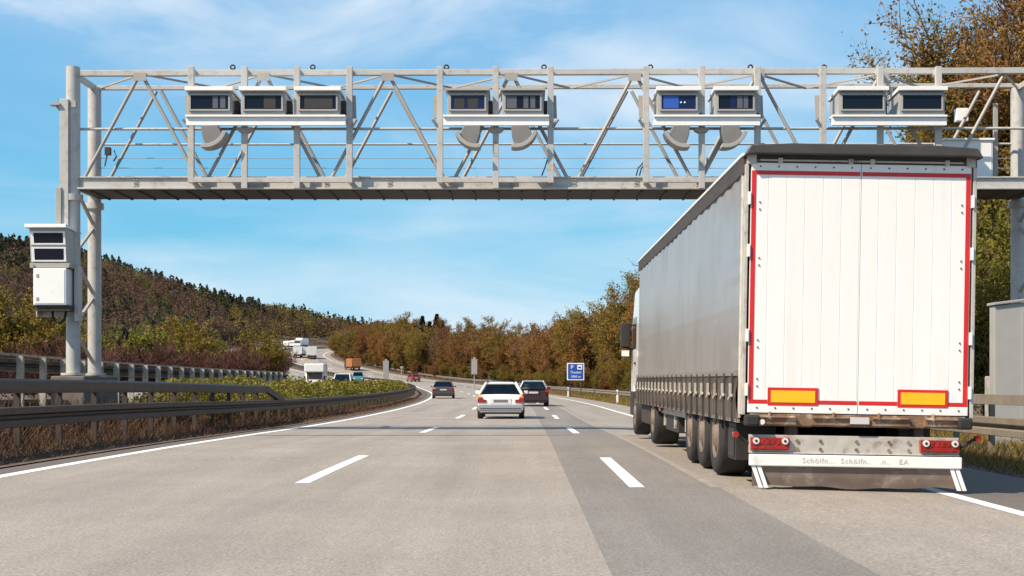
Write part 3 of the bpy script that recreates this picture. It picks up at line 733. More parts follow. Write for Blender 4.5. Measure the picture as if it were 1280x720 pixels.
# tall trees beside the gantry, right
BIG = [crown(16.5, 5.2, 1.5, 38, 16, 12, 10, .066, up=.6, mats=('leaf_olive', 'twig'), tw=.024, spread=.10),
       crown(15.5, 5.0, 1.2, 38, 16, 12, 9, .064, up=.8, mats=('leaf_brown', 'twig'), tw=.024, spread=.10),
       crown(8.5, 3.6, .3, 26, 12, 11, 9, .07, up=.4, mats=('leaf_green', 'twig'), tw=.016, spread=.10),
       crown(14, 4.6, 1.2, 32, 14, 11, 8, .062, up=.6, mats=('leaf_olive', 'twig'), tw=.024, spread=.10)]
BT = [trunk_mesh(14, .22), trunk_mesh(13, .22), trunk_mesh(7, .12), trunk_mesh(12, .2)]
def big(i, lab, px, y, s, sz=None, name='broadleaf_tree', cat='tree', rz=0.5):
    x = (px - 653) / F * y; z = terr(y, off_at(x, y))[1]
    return put_tree(name, lab, cat, None, x, y, z, BIG[i], BT[i], s, rz, sz)
big(0, 'tall brown tree rising above the gantry over the right camera housings', 1268, 51, 1.0, 1.06, rz=.4)
big(1, 'tall rusty twiggy tree at the right edge above the gantry', 1345, 48, 1.15, 1.16, rz=2.2)
big(3, 'large olive-brown tree behind the gantry left of the tallest crown', 1205, 60, .86, .98, rz=3.9)
big(3, 'brown tree glimpsed behind the truck roof and gantry walkway', 1130, 66, .66, .80, rz=5.1)
big(2, 'fresh green leafy tree beside the right gantry post', 1256, 43, .98, 1.0, rz=1.0)
big(2, 'yellow-green bush between truck and grey cabinet', 1232, 38, .56, .66, name='bush', cat='bush', rz=2.7)
big(2, 'green tree behind the grey cabinet at the right edge', 1345, 41, .9, 1.0, rz=4.0)
# shrubs beyond the opposite carriageway
SH = {
 'red': [crown(5.2, 2.9, .1, 20, 9, 9, 0, up=1.0, mats=('twig_red',), tw=.022) for _ in range(2)],
 'olive': [crown(6.5, 3.2, .1, 18, 9, 8, 6, .13, up=.8, mats=('leaf_olive', 'twig'))],
 'green': [crown(5.0, 3.0, .1, 18, 9, 8, 8, .13, up=.6, mats=('leaf_green', 'twig'))],
}
SL = {'red': 'reddish leafless thicket shrub beyond the opposite carriageway', 'olive': 'olive willow shrub beyond the opposite carriageway', 'green': 'light green shrub beyond the opposite carriageway'}
def shrub(kind, px, y, s, lab=None, sz=None):
    x = (px - 653) / F * y; z = terr(y, off_at(x, y))[1]
    o = put_tree('shrub', lab or SL[kind], 'shrub', None if lab else kind + ' shrubs beyond the carriageway', x, y, z - .1, random.choice(SH[kind]), None, s, None, sz)
for px_ in range(-150, 70, 26): shrub('olive', px_, 88 + random.uniform(-3, 6), random.uniform(.85, 1.12))
for px_ in range(-140, 110, 34): shrub('red', px_, 80 + random.uniform(-2, 4), random.uniform(.7, .9))
for px_ in range(70, 250, 16): shrub('red', px_, 112 + (px_ - 100) * .12 + random.uniform(-3, 3), random.uniform(.85, 1.08))
for px_ in range(128, 180, 22): shrub('green', px_, 128, random.uniform(1.15, 1.35))
for px_ in range(240, 350, 13): shrub(random.choice(['red', 'red', 'red', 'olive']), px_, 165 + (px_ - 250) * .55 + random.uniform(-5, 5), random.uniform(.95, 1.25))
for px_ in range(225, 345, 15): shrub(random.choice(['olive', 'red', 'olive', 'green']), px_, 205 + (px_ - 250) * .5, random.uniform(1.15, 1.5))
for px_ in (334, 344, 354): shrub('red', px_, 232, random.uniform(1.1, 1.3))

# hedge along the median
def hedge():
    n = 70000; y = 39 + (172 - 39) * rng.uniform(0, 1, n) ** 1.35
    o_ = rng.uniform(-5.0, -2.5, n); top = 1.38 + .13 * np.sin(y * .55) + .11 * np.sin(y * 1.7 + 1) + .09 * np.sin(y * 4.1 + o_ * 3) - .25 * np.clip((y - 60) / 80, 0, 1) - .5 * np.clip((y - 150) / 22, 0, 1)
    rel = 1 - rng.uniform(0, 1, n) ** 2.0
    prof = np.sqrt(np.clip(1 - ((o_ + 3.75) / 1.4) ** 2, .12, 1)); z = rel * top * prof
    sc_ = np.array([sec(v) for v in np.linspace(0, 260, 261)]); s_ = np.interp(y, np.arange(261), sc_)
    X = LX(y) + o_ * s_; Z = LZ(y) + z
    c = np.stack([X, y, Z], 1)
    lf = leaves(c, .05 + .0007 * np.maximum(0, y - 40))
    k = 2500; i = rng.integers(0, n, k); st = sticks(np.stack([X[i], y[i], LZ(y[i])], 1), c[i] + np.array([0, 0, .08]), .012, .004)
    return quads_mesh('foliage', [lf, st], ['leaf_hedge', 'twig'])
hb = P(39, -3.75)
t = thing('hedge', 'yellow-green clipped hedge filling the median behind the guardrail', 'hedge', hb)
me = hedge(); me.transform(Matrix.Translation(-hb)); o = bpy.data.objects.new('foliage', me); COL.objects.link(o); o.parent = t

# ground cover
def blades(name, m, y0, y1, o0_, o1_, n, h, wd, pw=1.0, lean=.5, label=None):
    y = y0 + (y1 - y0) * rng.uniform(0, 1, n) ** pw; o_ = rng.uniform(o0_, o1_, n)
    s_ = np.interp(y, np.arange(401), [sec(v) for v in range(401)])
    z = LZ(y) - .025 * np.clip(o_ - 8.7, 0, 5) + (np.where(o_ > 19, .9 * np.clip((o_ - 19) / 12, 0, 1) ** 2, 0))
    p = np.stack([LX(y) + o_ * s_, y, z], 1); d = rng.normal(size=(n, 3)) * lean; d[:, 2] = 1
    d /= np.linalg.norm(d, axis=1, keepdims=True); q = p + d * (h * rng.uniform(.3, 1.2, n))[:, None]
    wj = wd * (1 + .012 * np.maximum(0, y - 20))
    o = bpy.data.objects.new(name, quads_mesh(name, [sticks(p, q, wj, wj * .25)], [m])); COL.objects.link(o)
    tag(o, kind='stuff')
blades('dry_grass', 'dry_grass', 8, 110, -2.6, -.75, 46000, .12, .006, 1.5, 1.1)
blades('dry_grass', 'dry_grass', 8, 75, -3.4, -1.75, 12000, .30, .005, 1.3, .55)
blades('dead_weeds', 'bramble', 8, 60, -3.2, -1.2, 9000, .34, .006, 1.2, .6)
blades('brambles', 'bramble', 8, 60, -5.2, -2.6, 22000, .85, .010, 1.2, .7)
blades('verge_grass', 'verge_grass', 14, 170, 13.3, 21.5, 60000, .26, .008, 1.6, .7)
blades('dry_grass', 'dry_grass', 14, 60, 13.2, 15.2, 9000, .18, .006, 1.3, .9)

# wooded hill on the left: one mass
def forest():
    n = 7600
    pxs = np.concatenate([rng.uniform(-300, 560, n - 1900), rng.uniform(180, 372, 1900)]); yy = np.concatenate([rng.uniform(228, 700, n - 1900), rng.uniform(226, 470, 1900)])
    X = (pxs - 653) / F * yy
    P4 = []; T4 = []
    for i in range(n):
        x, y = X[i], yy[i]; off = off_at(x, y)
        if y < 520 and off > -34: continue
        if y > 520 and pxs[i] > 520: continue
        hz = hill(x, y); z = terr(y, off)[1]
        rel = smooth((y - 215) / 425)
        con = rng.uniform() < (.9 if rel > .93 else (.10 if rel > .3 else .05)) and pxs[i] < 330
        if rel > .55 and pxs[i] < 40 and rng.uniform() < .55: con = True
        if 340 < pxs[i] < 460 and y > 480 and rng.uniform() < .12: con = True
        g = (math.sin(x * .031 + 1) + math.sin(y * .045 + x * .02)) * .5
        if con:
            H = rng.uniform(8.5, 12.5); k = 60; zz = rng.uniform(.1, 1, k); a_ = rng.uniform(0, 6.28, k); r_ = 2.4 * (1 - zz) + .15
            c = np.stack([x + np.cos(a_) * r_, y + np.sin(a_) * r_, z + zz * H], 1); q = leaves(c, .75); q[:, 2, 2] -= .5
            base = np.array([.060, .060, .036]) * rng.uniform(.8, 1.2)
        else:
            H = rng.uniform(8.5, 12.5); k = 150; d = unit(k); d[:, 2] = np.abs(d[:, 2]) * 1.3 - .62
            Rr = rng.uniform(2.6, 3.8)
            c = np.array([x, y, z + H * .55]) + d * np.array([Rr, Rr, H * .5]) * (rng.uniform(.45, 1.05, (k, 1)))
            q = leaves(c, .40, .55)
            u_ = rng.uniform()
            if pxs[i] > 290 and u_ < .62: base = np.array([.125, .095, .030])
            elif rel < .25 and u_ < .5: base = np.array([.115, .105, .026])
            elif u_ < .14 + .12 * (g > .4): base = np.array([.10, .098, .032])
            else: base = np.array([.102, .064, .044]) * (1 + .15 * g)
            base = base * 1.3 * rng.uniform(.86, 1.16)
        P4.append(q); T4.append(np.repeat((base * rng.uniform(.86, 1.16, (k, 1)))[:, None, :], 4, 1).reshape(-1, 3))
    A = np.concatenate(P4); me = quads_mesh('forest', [A], ['forest'])
    T = np.concatenate(T4); at = me.color_attributes.new('tint', 'FLOAT_COLOR', 'POINT')
    at.data.foreach_set('color', np.concatenate([T, np.ones((len(T), 1))], 1).astype(np.float32).ravel())
    o = bpy.data.objects.new('forest', me); COL.objects.link(o); tag(o, kind='stuff')
forest()

# ------------------------------------------------------------------ vehicles
def wheel(parent, x, y, r, wd, side, nm='wheel', rimm='rim_steel'):
    """side: +1 if the outer face looks towards +x"""
    t = bpy.data.objects.new(nm, None); COL.objects.link(t); t.parent = parent; t.location = (x, y, r); t.empty_display_size = .1
    s = side
    b = MB(); b.lathe_x([(-s * wd / 2, r * .55), (-s * wd / 2, r * .93), (-s * wd * .36, r), (s * wd * .36, r), (s * wd / 2, r * .93), (s * wd * .5, r * .66), (s * wd * .42, r * .60), (s * wd * .42, 0.01)], (0, 0, 0)); b.build('tyre', 'black_rubber', t)
    b = MB(); b.lathe_x([(s * wd * .44, r * .60), (s * wd * .50, r * .585), (s * wd * .50, r * .54), (s * wd * .33 + s * .02, r * .50), (s * (wd * .43 + .003), r * .30), (s * wd * .56, r * .24), (s * wd * .56, r * .02)], (0, 0, 0)); b.build('rim', rimm, t)
    return t

# --- articulated truck
TX, TY = 3.70, 14.9
tz = gz(TY + 3, off_at(TX - 1.1, TY))
truck = thing('articulated_truck', 'big grey curtain-sided articulated truck with white red-edged rear doors in the right lane', 'truck', (TX, TY, tz - .012))
truck.rotation_euler = (0, R(.95), 0)
def tp(name, m, fn, bevel=0.0, parent=None):
    b = MB(); fn(b); return b.build(name, m, parent or truck, bevel)
HW = 1.275
Zt, Zd0, Zd1 = 3.77, .845, 3.615
LEN = 13.55
# load box: front wall, roof, floor
tp('roof', 'canopy_dark', lambda b: (b.prism([(-HW + .02, 3.66), (-HW - .02, 3.70), (-HW + .05, 3.775), (-.8, 3.80), (.8, 3.80), (HW - .05, 3.775), (HW + .02, 3.70), (HW - .02, 3.66)], 'y', .02, LEN),
     b.prism([(-HW - .035, 3.685), (-HW + .03, 3.79), (-.8, 3.815), (.8, 3.815), (HW - .03, 3.79), (HW + .035, 3.685), (HW - .1, 3.70), (-HW + .1, 3.70)], 'y', -.14, .03)), .01)
for s in (-1, 1):
    tp('cant_rail', 'rail_steel', lambda b: b.bx(s * HW - .03, s * HW + .03, .06, LEN, 3.50, 3.69), .01)
    tp('gutter', 'white_enamel', lambda b: b.bx(s * (HW + .01) - .035, s * (HW + .01) + .035, .04, LEN, 3.693, 3.725), .004)
tp('front_wall', 'door_white', lambda b: b.bx(-HW + .03, HW - .03, LEN - .06, LEN, .95, 3.66))
tp('floor', 'chassis_dark', lambda b: b.bx(-HW + .03, HW - .03, .12, LEN - .06, .95, 1.12))
tp('header', 'galvanised', lambda b: (b.bx(-HW + .11, HW - .11, .05, .12, 3.60, 3.70), b.bx(-HW + .01, -HW + .11, -.02, .14, 3.60, 3.72), b.bx(HW - .11, HW - .01, -.02, .14, 3.60, 3.72)), .004)
tp('lock_rod', 'galvanised', lambda b: (b.tube([(-HW + .15, .0, 3.648), (HW - .15, .0, 3.648)], .012, 8), [b.box((x, .0, 3.64), (.05, .04, .06)) for x in (-.9, -.12, .12, .95)]))
for s in (-1, 1): tp('corner_post', 'galvanised', lambda b: b.bx(s * HW - s * .01 - .02, s * HW - s * .01 + .02, .0, .16, .82, 3.60), .005)
def curtain(s):
    def f(b):
        ny, nz = 400, 60; x0 = s * (HW + .012)
        vs = []
        for i in range(ny + 1):
            y = .16 + (LEN - .2) * i / ny
            for k in range(nz + 1):
                z = 1.26 + (3.58 - 1.26) * k / nz; v = k / nz
                rip = .0035 * math.sin(y * 10.1) * (.2 + .8 * (1 - v)) + .003 * math.sin(y * 10.1 * 2 + .5) * (v ** 3) + .008 * math.sin(y * 1.15 + z * .7) + .004 * math.sin(y * 2.9 - z * 1.1) + .016 * max(0, v - .72) * 3 * math.sin(y * 2 * math.pi / .62) + .012 * math.exp(-y / .5) * math.sin(z * 17 + 3 * math.sin(z * 5)) + .004 * math.exp(-((z - 2.05) / .02) ** 2) + .004 * math.exp(-((z - 2.75) / .02) ** 2)
                vs.append((x0 + s * rip * .55, y, z))
        b.add(vs, [(i * (nz + 1) + k, i * (nz + 1) + k + 1, (i + 1) * (nz + 1) + k + 1, (i + 1) * (nz + 1) + k) for i in range(ny) for k in range(nz)], True)
    return f
def hem(s):
    def f(b):
        ny, nz = 420, 6; vs = []
        for i in range(ny + 1):
            y = .16 + (LEN - .2) * i / ny; ph = (y / .62) % 1.0; pinch = math.exp(-((ph - .5) / .10) ** 2)
            for k in range(nz + 1):
                v = k / nz; z = .74 + .52 * v
                out = .02 + .022 * (1 - pinch) * math.sin(v * math.pi) + .01 * math.sin(y * 31 + z * 9) - .018 * pinch * math.sin(v * math.pi)
                vs.append((s * (HW + .004 + out * 1.0), y, z))
        b.add(vs, [(i * (nz + 1) + k, i * (nz + 1) + k + 1, (i + 1) * (nz + 1) + k + 1, (i + 1) * (nz + 1) + k) for i in range(ny) for k in range(nz)], True)
    return f
for s in (-1, 1):
    cu_ = tp('curtain', 'curtain', curtain(s))
    tp('hem', 'curtain_hem', hem(s), parent=cu_)
    tp('reinforcing_band', 'curtain_band', lambda b: (b.bx(s * (HW + .030) - .012, s * (HW + .030) + .012, .2, LEN, 1.25, 1.31), b.bx(s * (HW + .014) - .012, s * (HW + .014) + .012, .16, LEN, .725, .765)), parent=cu_)
    tp('tension_strap', 'strap', lambda b: [b.bx(s * (HW + .040) - .016, s * (HW + .040) + .016, .16 + .62 * (k + .5) - .025, .16 + .62 * (k + .5) + .025, .73, 1.28) for k in range(21)], parent=cu_)['kind'] = 'stuff'
    tp('buckle', 'galvanised', lambda b: [(b.box((s * (HW + .065), .16 + .62 * (k + .5), 1.10), (.03, .05, .13)), b.bar((s * (HW + .065), .16 + .62 * (k + .5) - .06, 1.03), (s * (HW + .065), .16 + .62 * (k + .5) + .1, .98), .03)) for k in range(21)], parent=cu_)['kind'] = 'stuff'
    tp('tension_tube', 'galvanised', lambda b: b.tube([(s * (HW + .005), .17, .78), (s * (HW + .005), .17, 3.58)], .022, 8), parent=cu_)
# rear doors
for s in (-1, 1):
    def door(b):
        x0, x1 = (s * .003, s * (HW - .055)); lo, hi_ = min(x0, x1), max(x0, x1)
        nr = 6; wd = (hi_ - lo) / nr; poly = []
        for k in range(nr):
            a0 = lo + wd * k; poly += [(a0, 0.0), (a0 + wd - .012, 0.0), (a0 + wd - .010, .003), (a0 + wd - .002, .003)]
        poly.append((hi_, 0.0)); poly += [(hi_, .045), (lo, .045)]
        b.prism(poly, 'z', Zd0 + .10, Zd1)
    d = tp('door', 'door_white', door)
    lo, hi_ = sorted((s * .003, s * (HW - .055)))
    tp('kick_strip', 'door_white', lambda b: b.bx(lo, hi_, -.006, .045, Zd0, Zd0 + .097), .004, d)
    tp('bolt', 'chassis_dark', lambda b: ([b.tube([(lo + (hi_ - lo) * (k + .5) / 6, -.012, Zd0 + .055), (lo + (hi_ - lo) * (k + .5) / 6, -.006, Zd0 + .055)], .010, 8) for k in range(6)],
        [b.tube([(lo + (hi_ - lo) * (k + .5) / 6, -.010, 3.575), (lo + (hi_ - lo) * (k + .5) / 6, -.0, 3.575)], .009, 8) for k in range(6)],
        [b.tube([(s * (HW - .155), -.010, z), (s * (HW - .155), -.0, z)], .009, 8) for z in (3.18, 3.10, 2.56, 2.48, 1.65, 1.57, 1.22, 1.14)]), 0, d)
    # conspicuity tape
    xe = s * (HW - .062)
    tp('reflective_tape', 'red_tape', lambda b: (b.bx(min(xe, xe - s * .05), max(xe, xe - s * .05), -.004, .0, Zd0 + .10, 3.53), b.bx(min(s * .012, xe - s * .051), max(s * .012, xe - s * .051), -.004, 0, 3.485, 3.53),
        b.bx(min(s * .012, s * .435), max(s * .012, s * .435), -.004, 0, Zd0 + .10, Zd0 + .145), b.bx(min(s * 1.005, xe - s * .051), max(s * 1.005, xe - s * .051), -.004, 0, Zd0 + .10, Zd0 + .145)), 0, d)
    pl_ = tp('marker_plate', 'red_tape', lambda b: b.bx(min(s * .44, s * 1.0), max(s * .44, s * 1.0), -.012, -.001, Zd0 + .085, Zd0 + .282), .002, d)
    tp('reflex_panel', 'yellow_reflex', lambda b: b.bx(min(s * .475, s * .965), max(s * .475, s * .965), -.016, -.0125, Zd0 + .118, Zd0 + .25), 0, d)
    for z in (3.22, 2.64, 1.70, 1.10):
        tp('hinge', 'white_enamel', lambda b: b.bx(s * (HW - .052) - .03 * (s < 0), s * (HW - .052) + .03 * (s > 0) + 0.0, -.03, .01, z - .07, z + .07), .004, d) if True else None
tp('door_seal', 'strap', lambda b: (b.bx(-.0025, .0025, .003, .03, Zd0, Zd1), b.bx(-HW + .045, HW - .045, .01, .05, Zd1 + .002, Zd1 + .02)))
# rear frame below the doors
tp('rear_sill', 'rusty_chassis', lambda b: (b.bx(-HW + .08, HW - .08, .0, .15, .70, .835), [b.bx(x - .22, x + .22, -.03, .02, .715, .80) for x in (-.9, -.3, .36, .95)], [b.tube([(x - .2, -.045, .80), (x + .2, -.045, .80)], .016, 8) for x in (-.9, -.3, .36, .95)], [b.bx(x - .012, x + .012, -.06, .0, .78, .86) for x in (-.98, -.27, .23, .83)]), .006)
for x in (-HW + .10, HW - .10): tp('rear_buffer', 'black_rubber', lambda b: b.bx(x - .08, x + .08, -.09, .06, .695, .825), .025)
tp('plate_lamp', 'lamp_clear', lambda b: b.tube([(-HW + .21, -.07, .745), (-HW + .21, -.03, .745)], .03, 14))
tp('number_plate', 'plate', lambda b: b.bx(-.09, .12, -.055, -.04, .735, .81), .003)
tp('chassis', 'chassis_dark', lambda b: ([b.bx(x - .07, x + .07, .1, 12.9, .68, .95) for x in (-.55, .55)], [b.bx(-.55, .55, y - .05, y + .05, .75, .9) for y in (.3, 1.6, 4.2, 5.6, 7.5, 9.5)], b.bx(-HW + .1, HW - .1, .16, 1.1, .70, .74)), .01)
lb = tp('light_bar', 'galvanised', lambda b: (b.bx(-1.19, 1.14, .03, .09, .395, .60), b.bx(-1.19, 1.14, .0, .09, .395, .41)), .005)
tp('bar_bracket', 'chassis_dark', lambda b: [b.bx(x - .05, x + .05, .05, .3, .5, .75) for x in (-.7, .7)])
tp('bolt', 'rusty_chassis', lambda b: [b.tube([(x, .012, z), (x, .031, z)], .018, 8) for x in (-.66, -.4, .0, .36, .58) for z in (.45, .54)], parent=lb)
for s, x in ((-1, -.965), (1, .915)):
    tl = tp('tail_light', 'tail_red', lambda b: (b.bx(x - .215, x + .215, -.03, .03, .435, .57), [b.bx(x - .09 + .06 * q - .02, x - .09 + .06 * q + .02, -.038, -.03, .50, .55) for q in range(4)], b.bx(x - .19, x + .19, -.036, -.03, .445, .475)), .006)
    for dx in (-.16, .16): tp('reversing_lamp', 'lamp_clear', lambda b: b.tube([(x + dx, -.05, .535), (x + dx, -.03, .535)], .036, 16), parent=tl); tp('lamp_rim', 'black_plastic', lambda b: b.tube([(x + dx, -.055, .535), (x + dx, -.05, .535)], .016, 12), parent=tl)
    tp('marker_lamp', 'tail_red', lambda b: (b.tube([(s * 1.345, -.02, .60), (s * 1.345, .05, .60)], .035, 12)))
    tp('marker_arm', 'black_rubber', lambda b: b.tube([(s * 1.15, .06, .48), (s * 1.25, .06, .54), (s * 1.34, .05, .60)], .018, 8))
bp_ = tp('bumper', 'bumper_white', lambda b: b.bx(-1.185, 1.165, -.02, .08, .255, .385), .012)
text('Schölfn...  Schölfn..   .n..   EA', .08, 'worn_ink', bp_, (-.02, -.0225, .322), (R(90), 0, 0), ext=.001, spacing=1.12, sx=1.1)
def flapf(b):
    n = 24; vs = []
    for i in range(n + 1):
        u = i / n; x = -1.15 + 2.31 * u; sag = .012 * math.sin(u * 9) + .008 * math.sin(u * 23)
        vs += [(x, .02, .253), (x, .03, .13), (x, .05, .025 + sag), (x, .062, .025 + sag), (x, .042, .13), (x, .03, .253)]
    b.add(vs, [(i * 6 + k, i * 6 + (k + 1) % 6, (i + 1) * 6 + (k + 1) % 6, (i + 1) * 6 + k) for i in range(n) for k in range(6)]); b.add(vs[:6], [(0, 1, 2, 3, 4, 5)]); b.add(vs[-6:], [(5, 4, 3, 2, 1, 0)])
fl = tp('mud_flap', 'flap', flapf)
for x in (-1.165, -1.105, 1.035, 1.095): tp('flap_stripe', 'sign_white', lambda b: b.prism([(x, .25), (x + .045, .25), (x + .13, .015), (x + .085, .015)], 'y', -.004, .012), parent=fl)
# running gear
for y in (2.25, 3.56, 4.87):
    for s in (-1, 1):
        wheel(truck, s * 1.06, y, .50, .38, s)
    tp('axle', 'chassis_dark', lambda b: b.tube([(-1.0, y, .5), (1.0, y, .5)], .07, 10))
for s in (-1, 1): tp('mudguard', 'black_plastic', lambda b: b.bx(s * 1.06 - .19, s * 1.06 + .19, 1.45, 1.50, .45, .98))
tp('tool_box', 'black_plastic', lambda b: ([b.bx(-1.22, -.75, .78, 1.32, .27, .70)], b.bx(-1.235, -1.221, .84, 1.26, .30, .64)), .02)
tp('side_marker', 'tail_red', lambda b: b.box((-1.25, 9.05, .72), (.04, .3, .14)), .01)
for s in (-1, 1): tp('side_guard', 'galvanised', lambda b: (b.bx(s * 1.2 - .015, s * 1.2 + .015, 5.7, 9.2, .62, .74), [b.bx(s * 1.17 - .02, s * 1.17 + .02, y - .03, y + .03, .4, .95) for y in (5.9, 7.4, 9.0)]), .005)
tp('pallet_box', 'black_plastic', lambda b: b.bx(-1.15, -.55, 7.2, 9.0, .33, .72), .02)
for x in (-.75, .75): tp('landing_leg', 'chassis_dark', lambda b: b.bx(x - .08, x + .08, 10.6, 10.8, .3, .95))
# tractor
for s in (-1, 1):
    wheel(truck, s * 1.03, 10.35, .50, .46, s); wheel(truck, s * 1.06, 14.7, .50, .34, s)
tp('tractor_chassis', 'chassis_dark', lambda b: (b.bx(-.45, .45, 9.6, 16.0, .55, .85), b.bx(-1.2, -.6, 11.6, 13.4, .32, .85), b.bx(.6, 1.2, 11.6, 13.4, .32, .85)), .03)
for s in (-1, 1): tp('fender', 'black_plastic', lambda b: b.bx(s * 1.06 - .2, s * 1.06 + .2, 9.75, 10.95, 1.02, 1.07))
cabp = tp('cab', 'cab_white', lambda b: (b.prism([(13.95, .95), (14.15, .95), (14.15, 1.05), (15.25, 1.05), (15.3, .5), (15.95, .45), (16.05, 1.2), (15.85, 2.55), (15.3, 3.2), (13.95, 3.25)], 'x', -1.22, 1.22), b.prism([(13.9, 3.27), (15.2, 3.2), (14.8, 3.55), (13.9, 3.72)], 'x', -1.1, 1.1)), .06)
for s in (-1, 1): tp('side_window', 'car_glass', lambda b: b.prism([(14.75, 1.9), (15.7, 1.9), (15.6, 2.6), (14.75, 2.6)], 'x', s * 1.224 - .003, s * 1.224 + .003), parent=cabp)
tp('windscreen', 'car_glass', lambda b: b.prism([(16.01, 1.65), (15.9, 2.45), (15.88, 2.45), (15.98, 1.65)], 'x', -1.1, 1.1), parent=cabp)
for s in (-1, 1): tp('door_handle', 'black_plastic', lambda b: b.bx(s * 1.235 - .015, s * 1.235 + .015, 14.8, 15.0, 1.55, 1.6), parent=cabp); tp('step', 'black_plastic', lambda b: b.bx(s * 1.18 - .06, s * 1.18 + .06, 15.25, 15.9, .42, .95), .02, cabp)
for s in (-1, 1):
    mr_ = tp('mirror', 'black_plastic', lambda b: (b.bx(s * 1.40 - .11, s * 1.40 + .11, 15.55, 15.72, 1.95, 2.50), b.bx(s * 1.40 - .09, s * 1.40 + .09, 15.53, 15.7, 1.72, 1.9), b.bar((s * 1.2, 15.65, 2.45), (s * 1.45, 15.65, 2.45), .04), b.bar((s * 1.2, 15.65, 1.9), (s * 1.45, 15.65, 1.95), .04)), .02)
    tp('mirror_glass', 'lamp_clear', lambda b: (b.bx(s * 1.40 - .085, s * 1.40 + .085, 15.515, 15.529, 1.74, 1.87)), parent=mr_)

# --- cars
def bil(c, u, v):      # c: four corners (bl, br, tr, tl)
    return (c[0] * (1 - u) + c[1] * u) * (1 - v) + (c[3] * (1 - u) + c[2] * u) * v
def pane(b, c, u0, u1, v0, v1, off=.006, th=.004):
    n = (c[1] - c[0]).cross(c[3] - c[0]).normalized()
    q = [bil(c, u, v) for u, v in ((u0, v0), (u1, v0), (u1, v1), (u0, v1))]
    b.add([p + n * off for p in q] + [p - n * th for p in q], [(0, 1, 2, 3), (7, 6, 5, 4), (0, 4, 5, 1), (1, 5, 6, 2), (2, 6, 7, 3), (3, 7, 4, 0)])
def car(name, label, cat, loc, rz, paint, L=4.5, W=1.76, Ht=1.42, belt=.93, deck=None, rear_roof=.35, rear_belt=.12, front_roof=2.55, front_belt=3.25,
        hood=.86, lights='low', rails=False, plate='plate', bump='same', group=None, zb=.24, wr=.31, detail=True, antenna=False, top_paint=None, tumble=.76):
    t = thing(name, label, cat, loc, rz, group)
    y0 = -L / 2; h = W / 2
    deck = deck or belt
    # lower body as a loft of cross-sections
    st = [(0, .30, .62, .90), (.05, zb, .80 if deck < .9 else .80, .955), (.14, zb, deck - .015, .985), (.45, zb, deck, 1.0), (L * .35, zb - .02, belt, 1.0), (L * .62, zb - .02, belt, 1.0), (front_belt + .1, zb, hood + .06, 1.0), (L - .45, zb, hood - .07, .97), (L - .12, zb, hood - .2, .90), (L, .3, .55, .78)]
    secs = []
    for (y, z0, z1, k) in st:
        ww = h * k
        pr = [(0, z0), (ww * .86, z0), (ww * .97, z0 + .09), (ww, z0 + (z1 - z0) * .45), (ww * .985, z0 + (z1 - z0) * .78), (ww * .93, z1), (ww * .6, z1 + .022), (0, z1 + .03)]
        secs.append([Vector((x, y0 + y, z)) for x, z in pr] + [Vector((-x, y0 + y, z)) for x, z in pr[-2:0:-1]])
    n = len(secs[0]); b = MB(); vs = [p for s in secs for p in s]
    b.add(vs, [(i * n + k, i * n + (k + 1) % n, (i + 1) * n + (k + 1) % n, (i + 1) * n + k) for i in range(len(secs) - 1) for k in range(n)], True)
    b.add(secs[0], [tuple(range(n))]); b.add(secs[-1], [tuple(range(n))[::-1]])
    body = b.build('body', paint, t)
    # greenhouse
    bw, tw = h * .925, h * tumble
    zb_, zt_ = belt - .01, Ht
    B = [Vector((-bw, y0 + rear_belt, zb_)), Vector((bw, y0 + rear_belt, zb_)), Vector((bw, y0 + front_belt, zb_)), Vector((-bw, y0 + front_belt, zb_))]
    T = [Vector((-tw, y0 + rear_roof, zt_ - .05)), Vector((tw, y0 + rear_roof, zt_ - .05)), Vector((tw, y0 + front_roof, zt_ - .04)), Vector((-tw, y0 + front_roof, zt_ - .04))]
    b = MB()
    pw = .085
    for k in range(4): b.bar(B[k], T[k] + Vector((0, 0, .02)), pw, pw)
    for k in range(4): b.bar(T[k], T[(k + 1) % 4], .07, .06)
    for (c0, c1, t0, t1) in ((B[1], B[2], T[1], T[2]), (B[0], B[3], T[0], T[3])):
        for u in (.32, .62): b.bar(c0.lerp(c1, u), t0.lerp(t1, u), .05, .07)
    mid = [T[0] * .9 + T[2] * .1, T[1] * .9 + T[3] * .1, T[2] * .9 + T[0] * .1, T[3] * .9 + T[1] * .1]
    mid = [m + Vector((0, 0, .05)) for m in mid]
    b.add(T + mid, [(0, 1, 5, 4), (1, 2, 6, 5), (2, 3, 7, 6), (3, 0, 4, 7), (4, 5, 6, 7)])
    b.build('roof', top_paint or paint, t, .02)
    b = MB(); pane(b, [B[0], B[1], T[1], T[0]], .03, .97, .05, .95, .002); b.build('rear_window', 'pane_glass', t)
    b = MB(); pane(b, [B[2], B[3], T[3], T[2]], .03, .97, .05, .95, .002); b.build('windscreen', 'pane_glass', t)
    for yy in (rear_belt + 1.05, front_belt - 1.35):
        b = MB()
        for sx in (-.37, .37): b.bx(sx - .24, sx + .24, y0 + yy - .06, y0 + yy + .06, belt - .12, belt + .13); b.bx(sx - .13, sx + .13, y0 + yy - .05, y0 + yy + .04, belt + .17, belt + .33); b.bx(sx - .03, sx + .03, y0 + yy - .01, y0 + yy + .01, belt + .1, belt + .2)
        b.build('seat', 'seat_cloth', t, .03)
    b = MB(); b.bx(-bw + .06, bw - .06, y0 + front_belt - .75, y0 + front_belt - .1, belt, belt + .06); b.build('dashboard', 'black_plastic', t)
    b = MB(); b.bx(-.11, .11, y0 + front_roof - .1, y0 + front_roof - .06, Ht - .17, Ht - .09); b.build('rear_view_mirror', 'black_plastic', t)
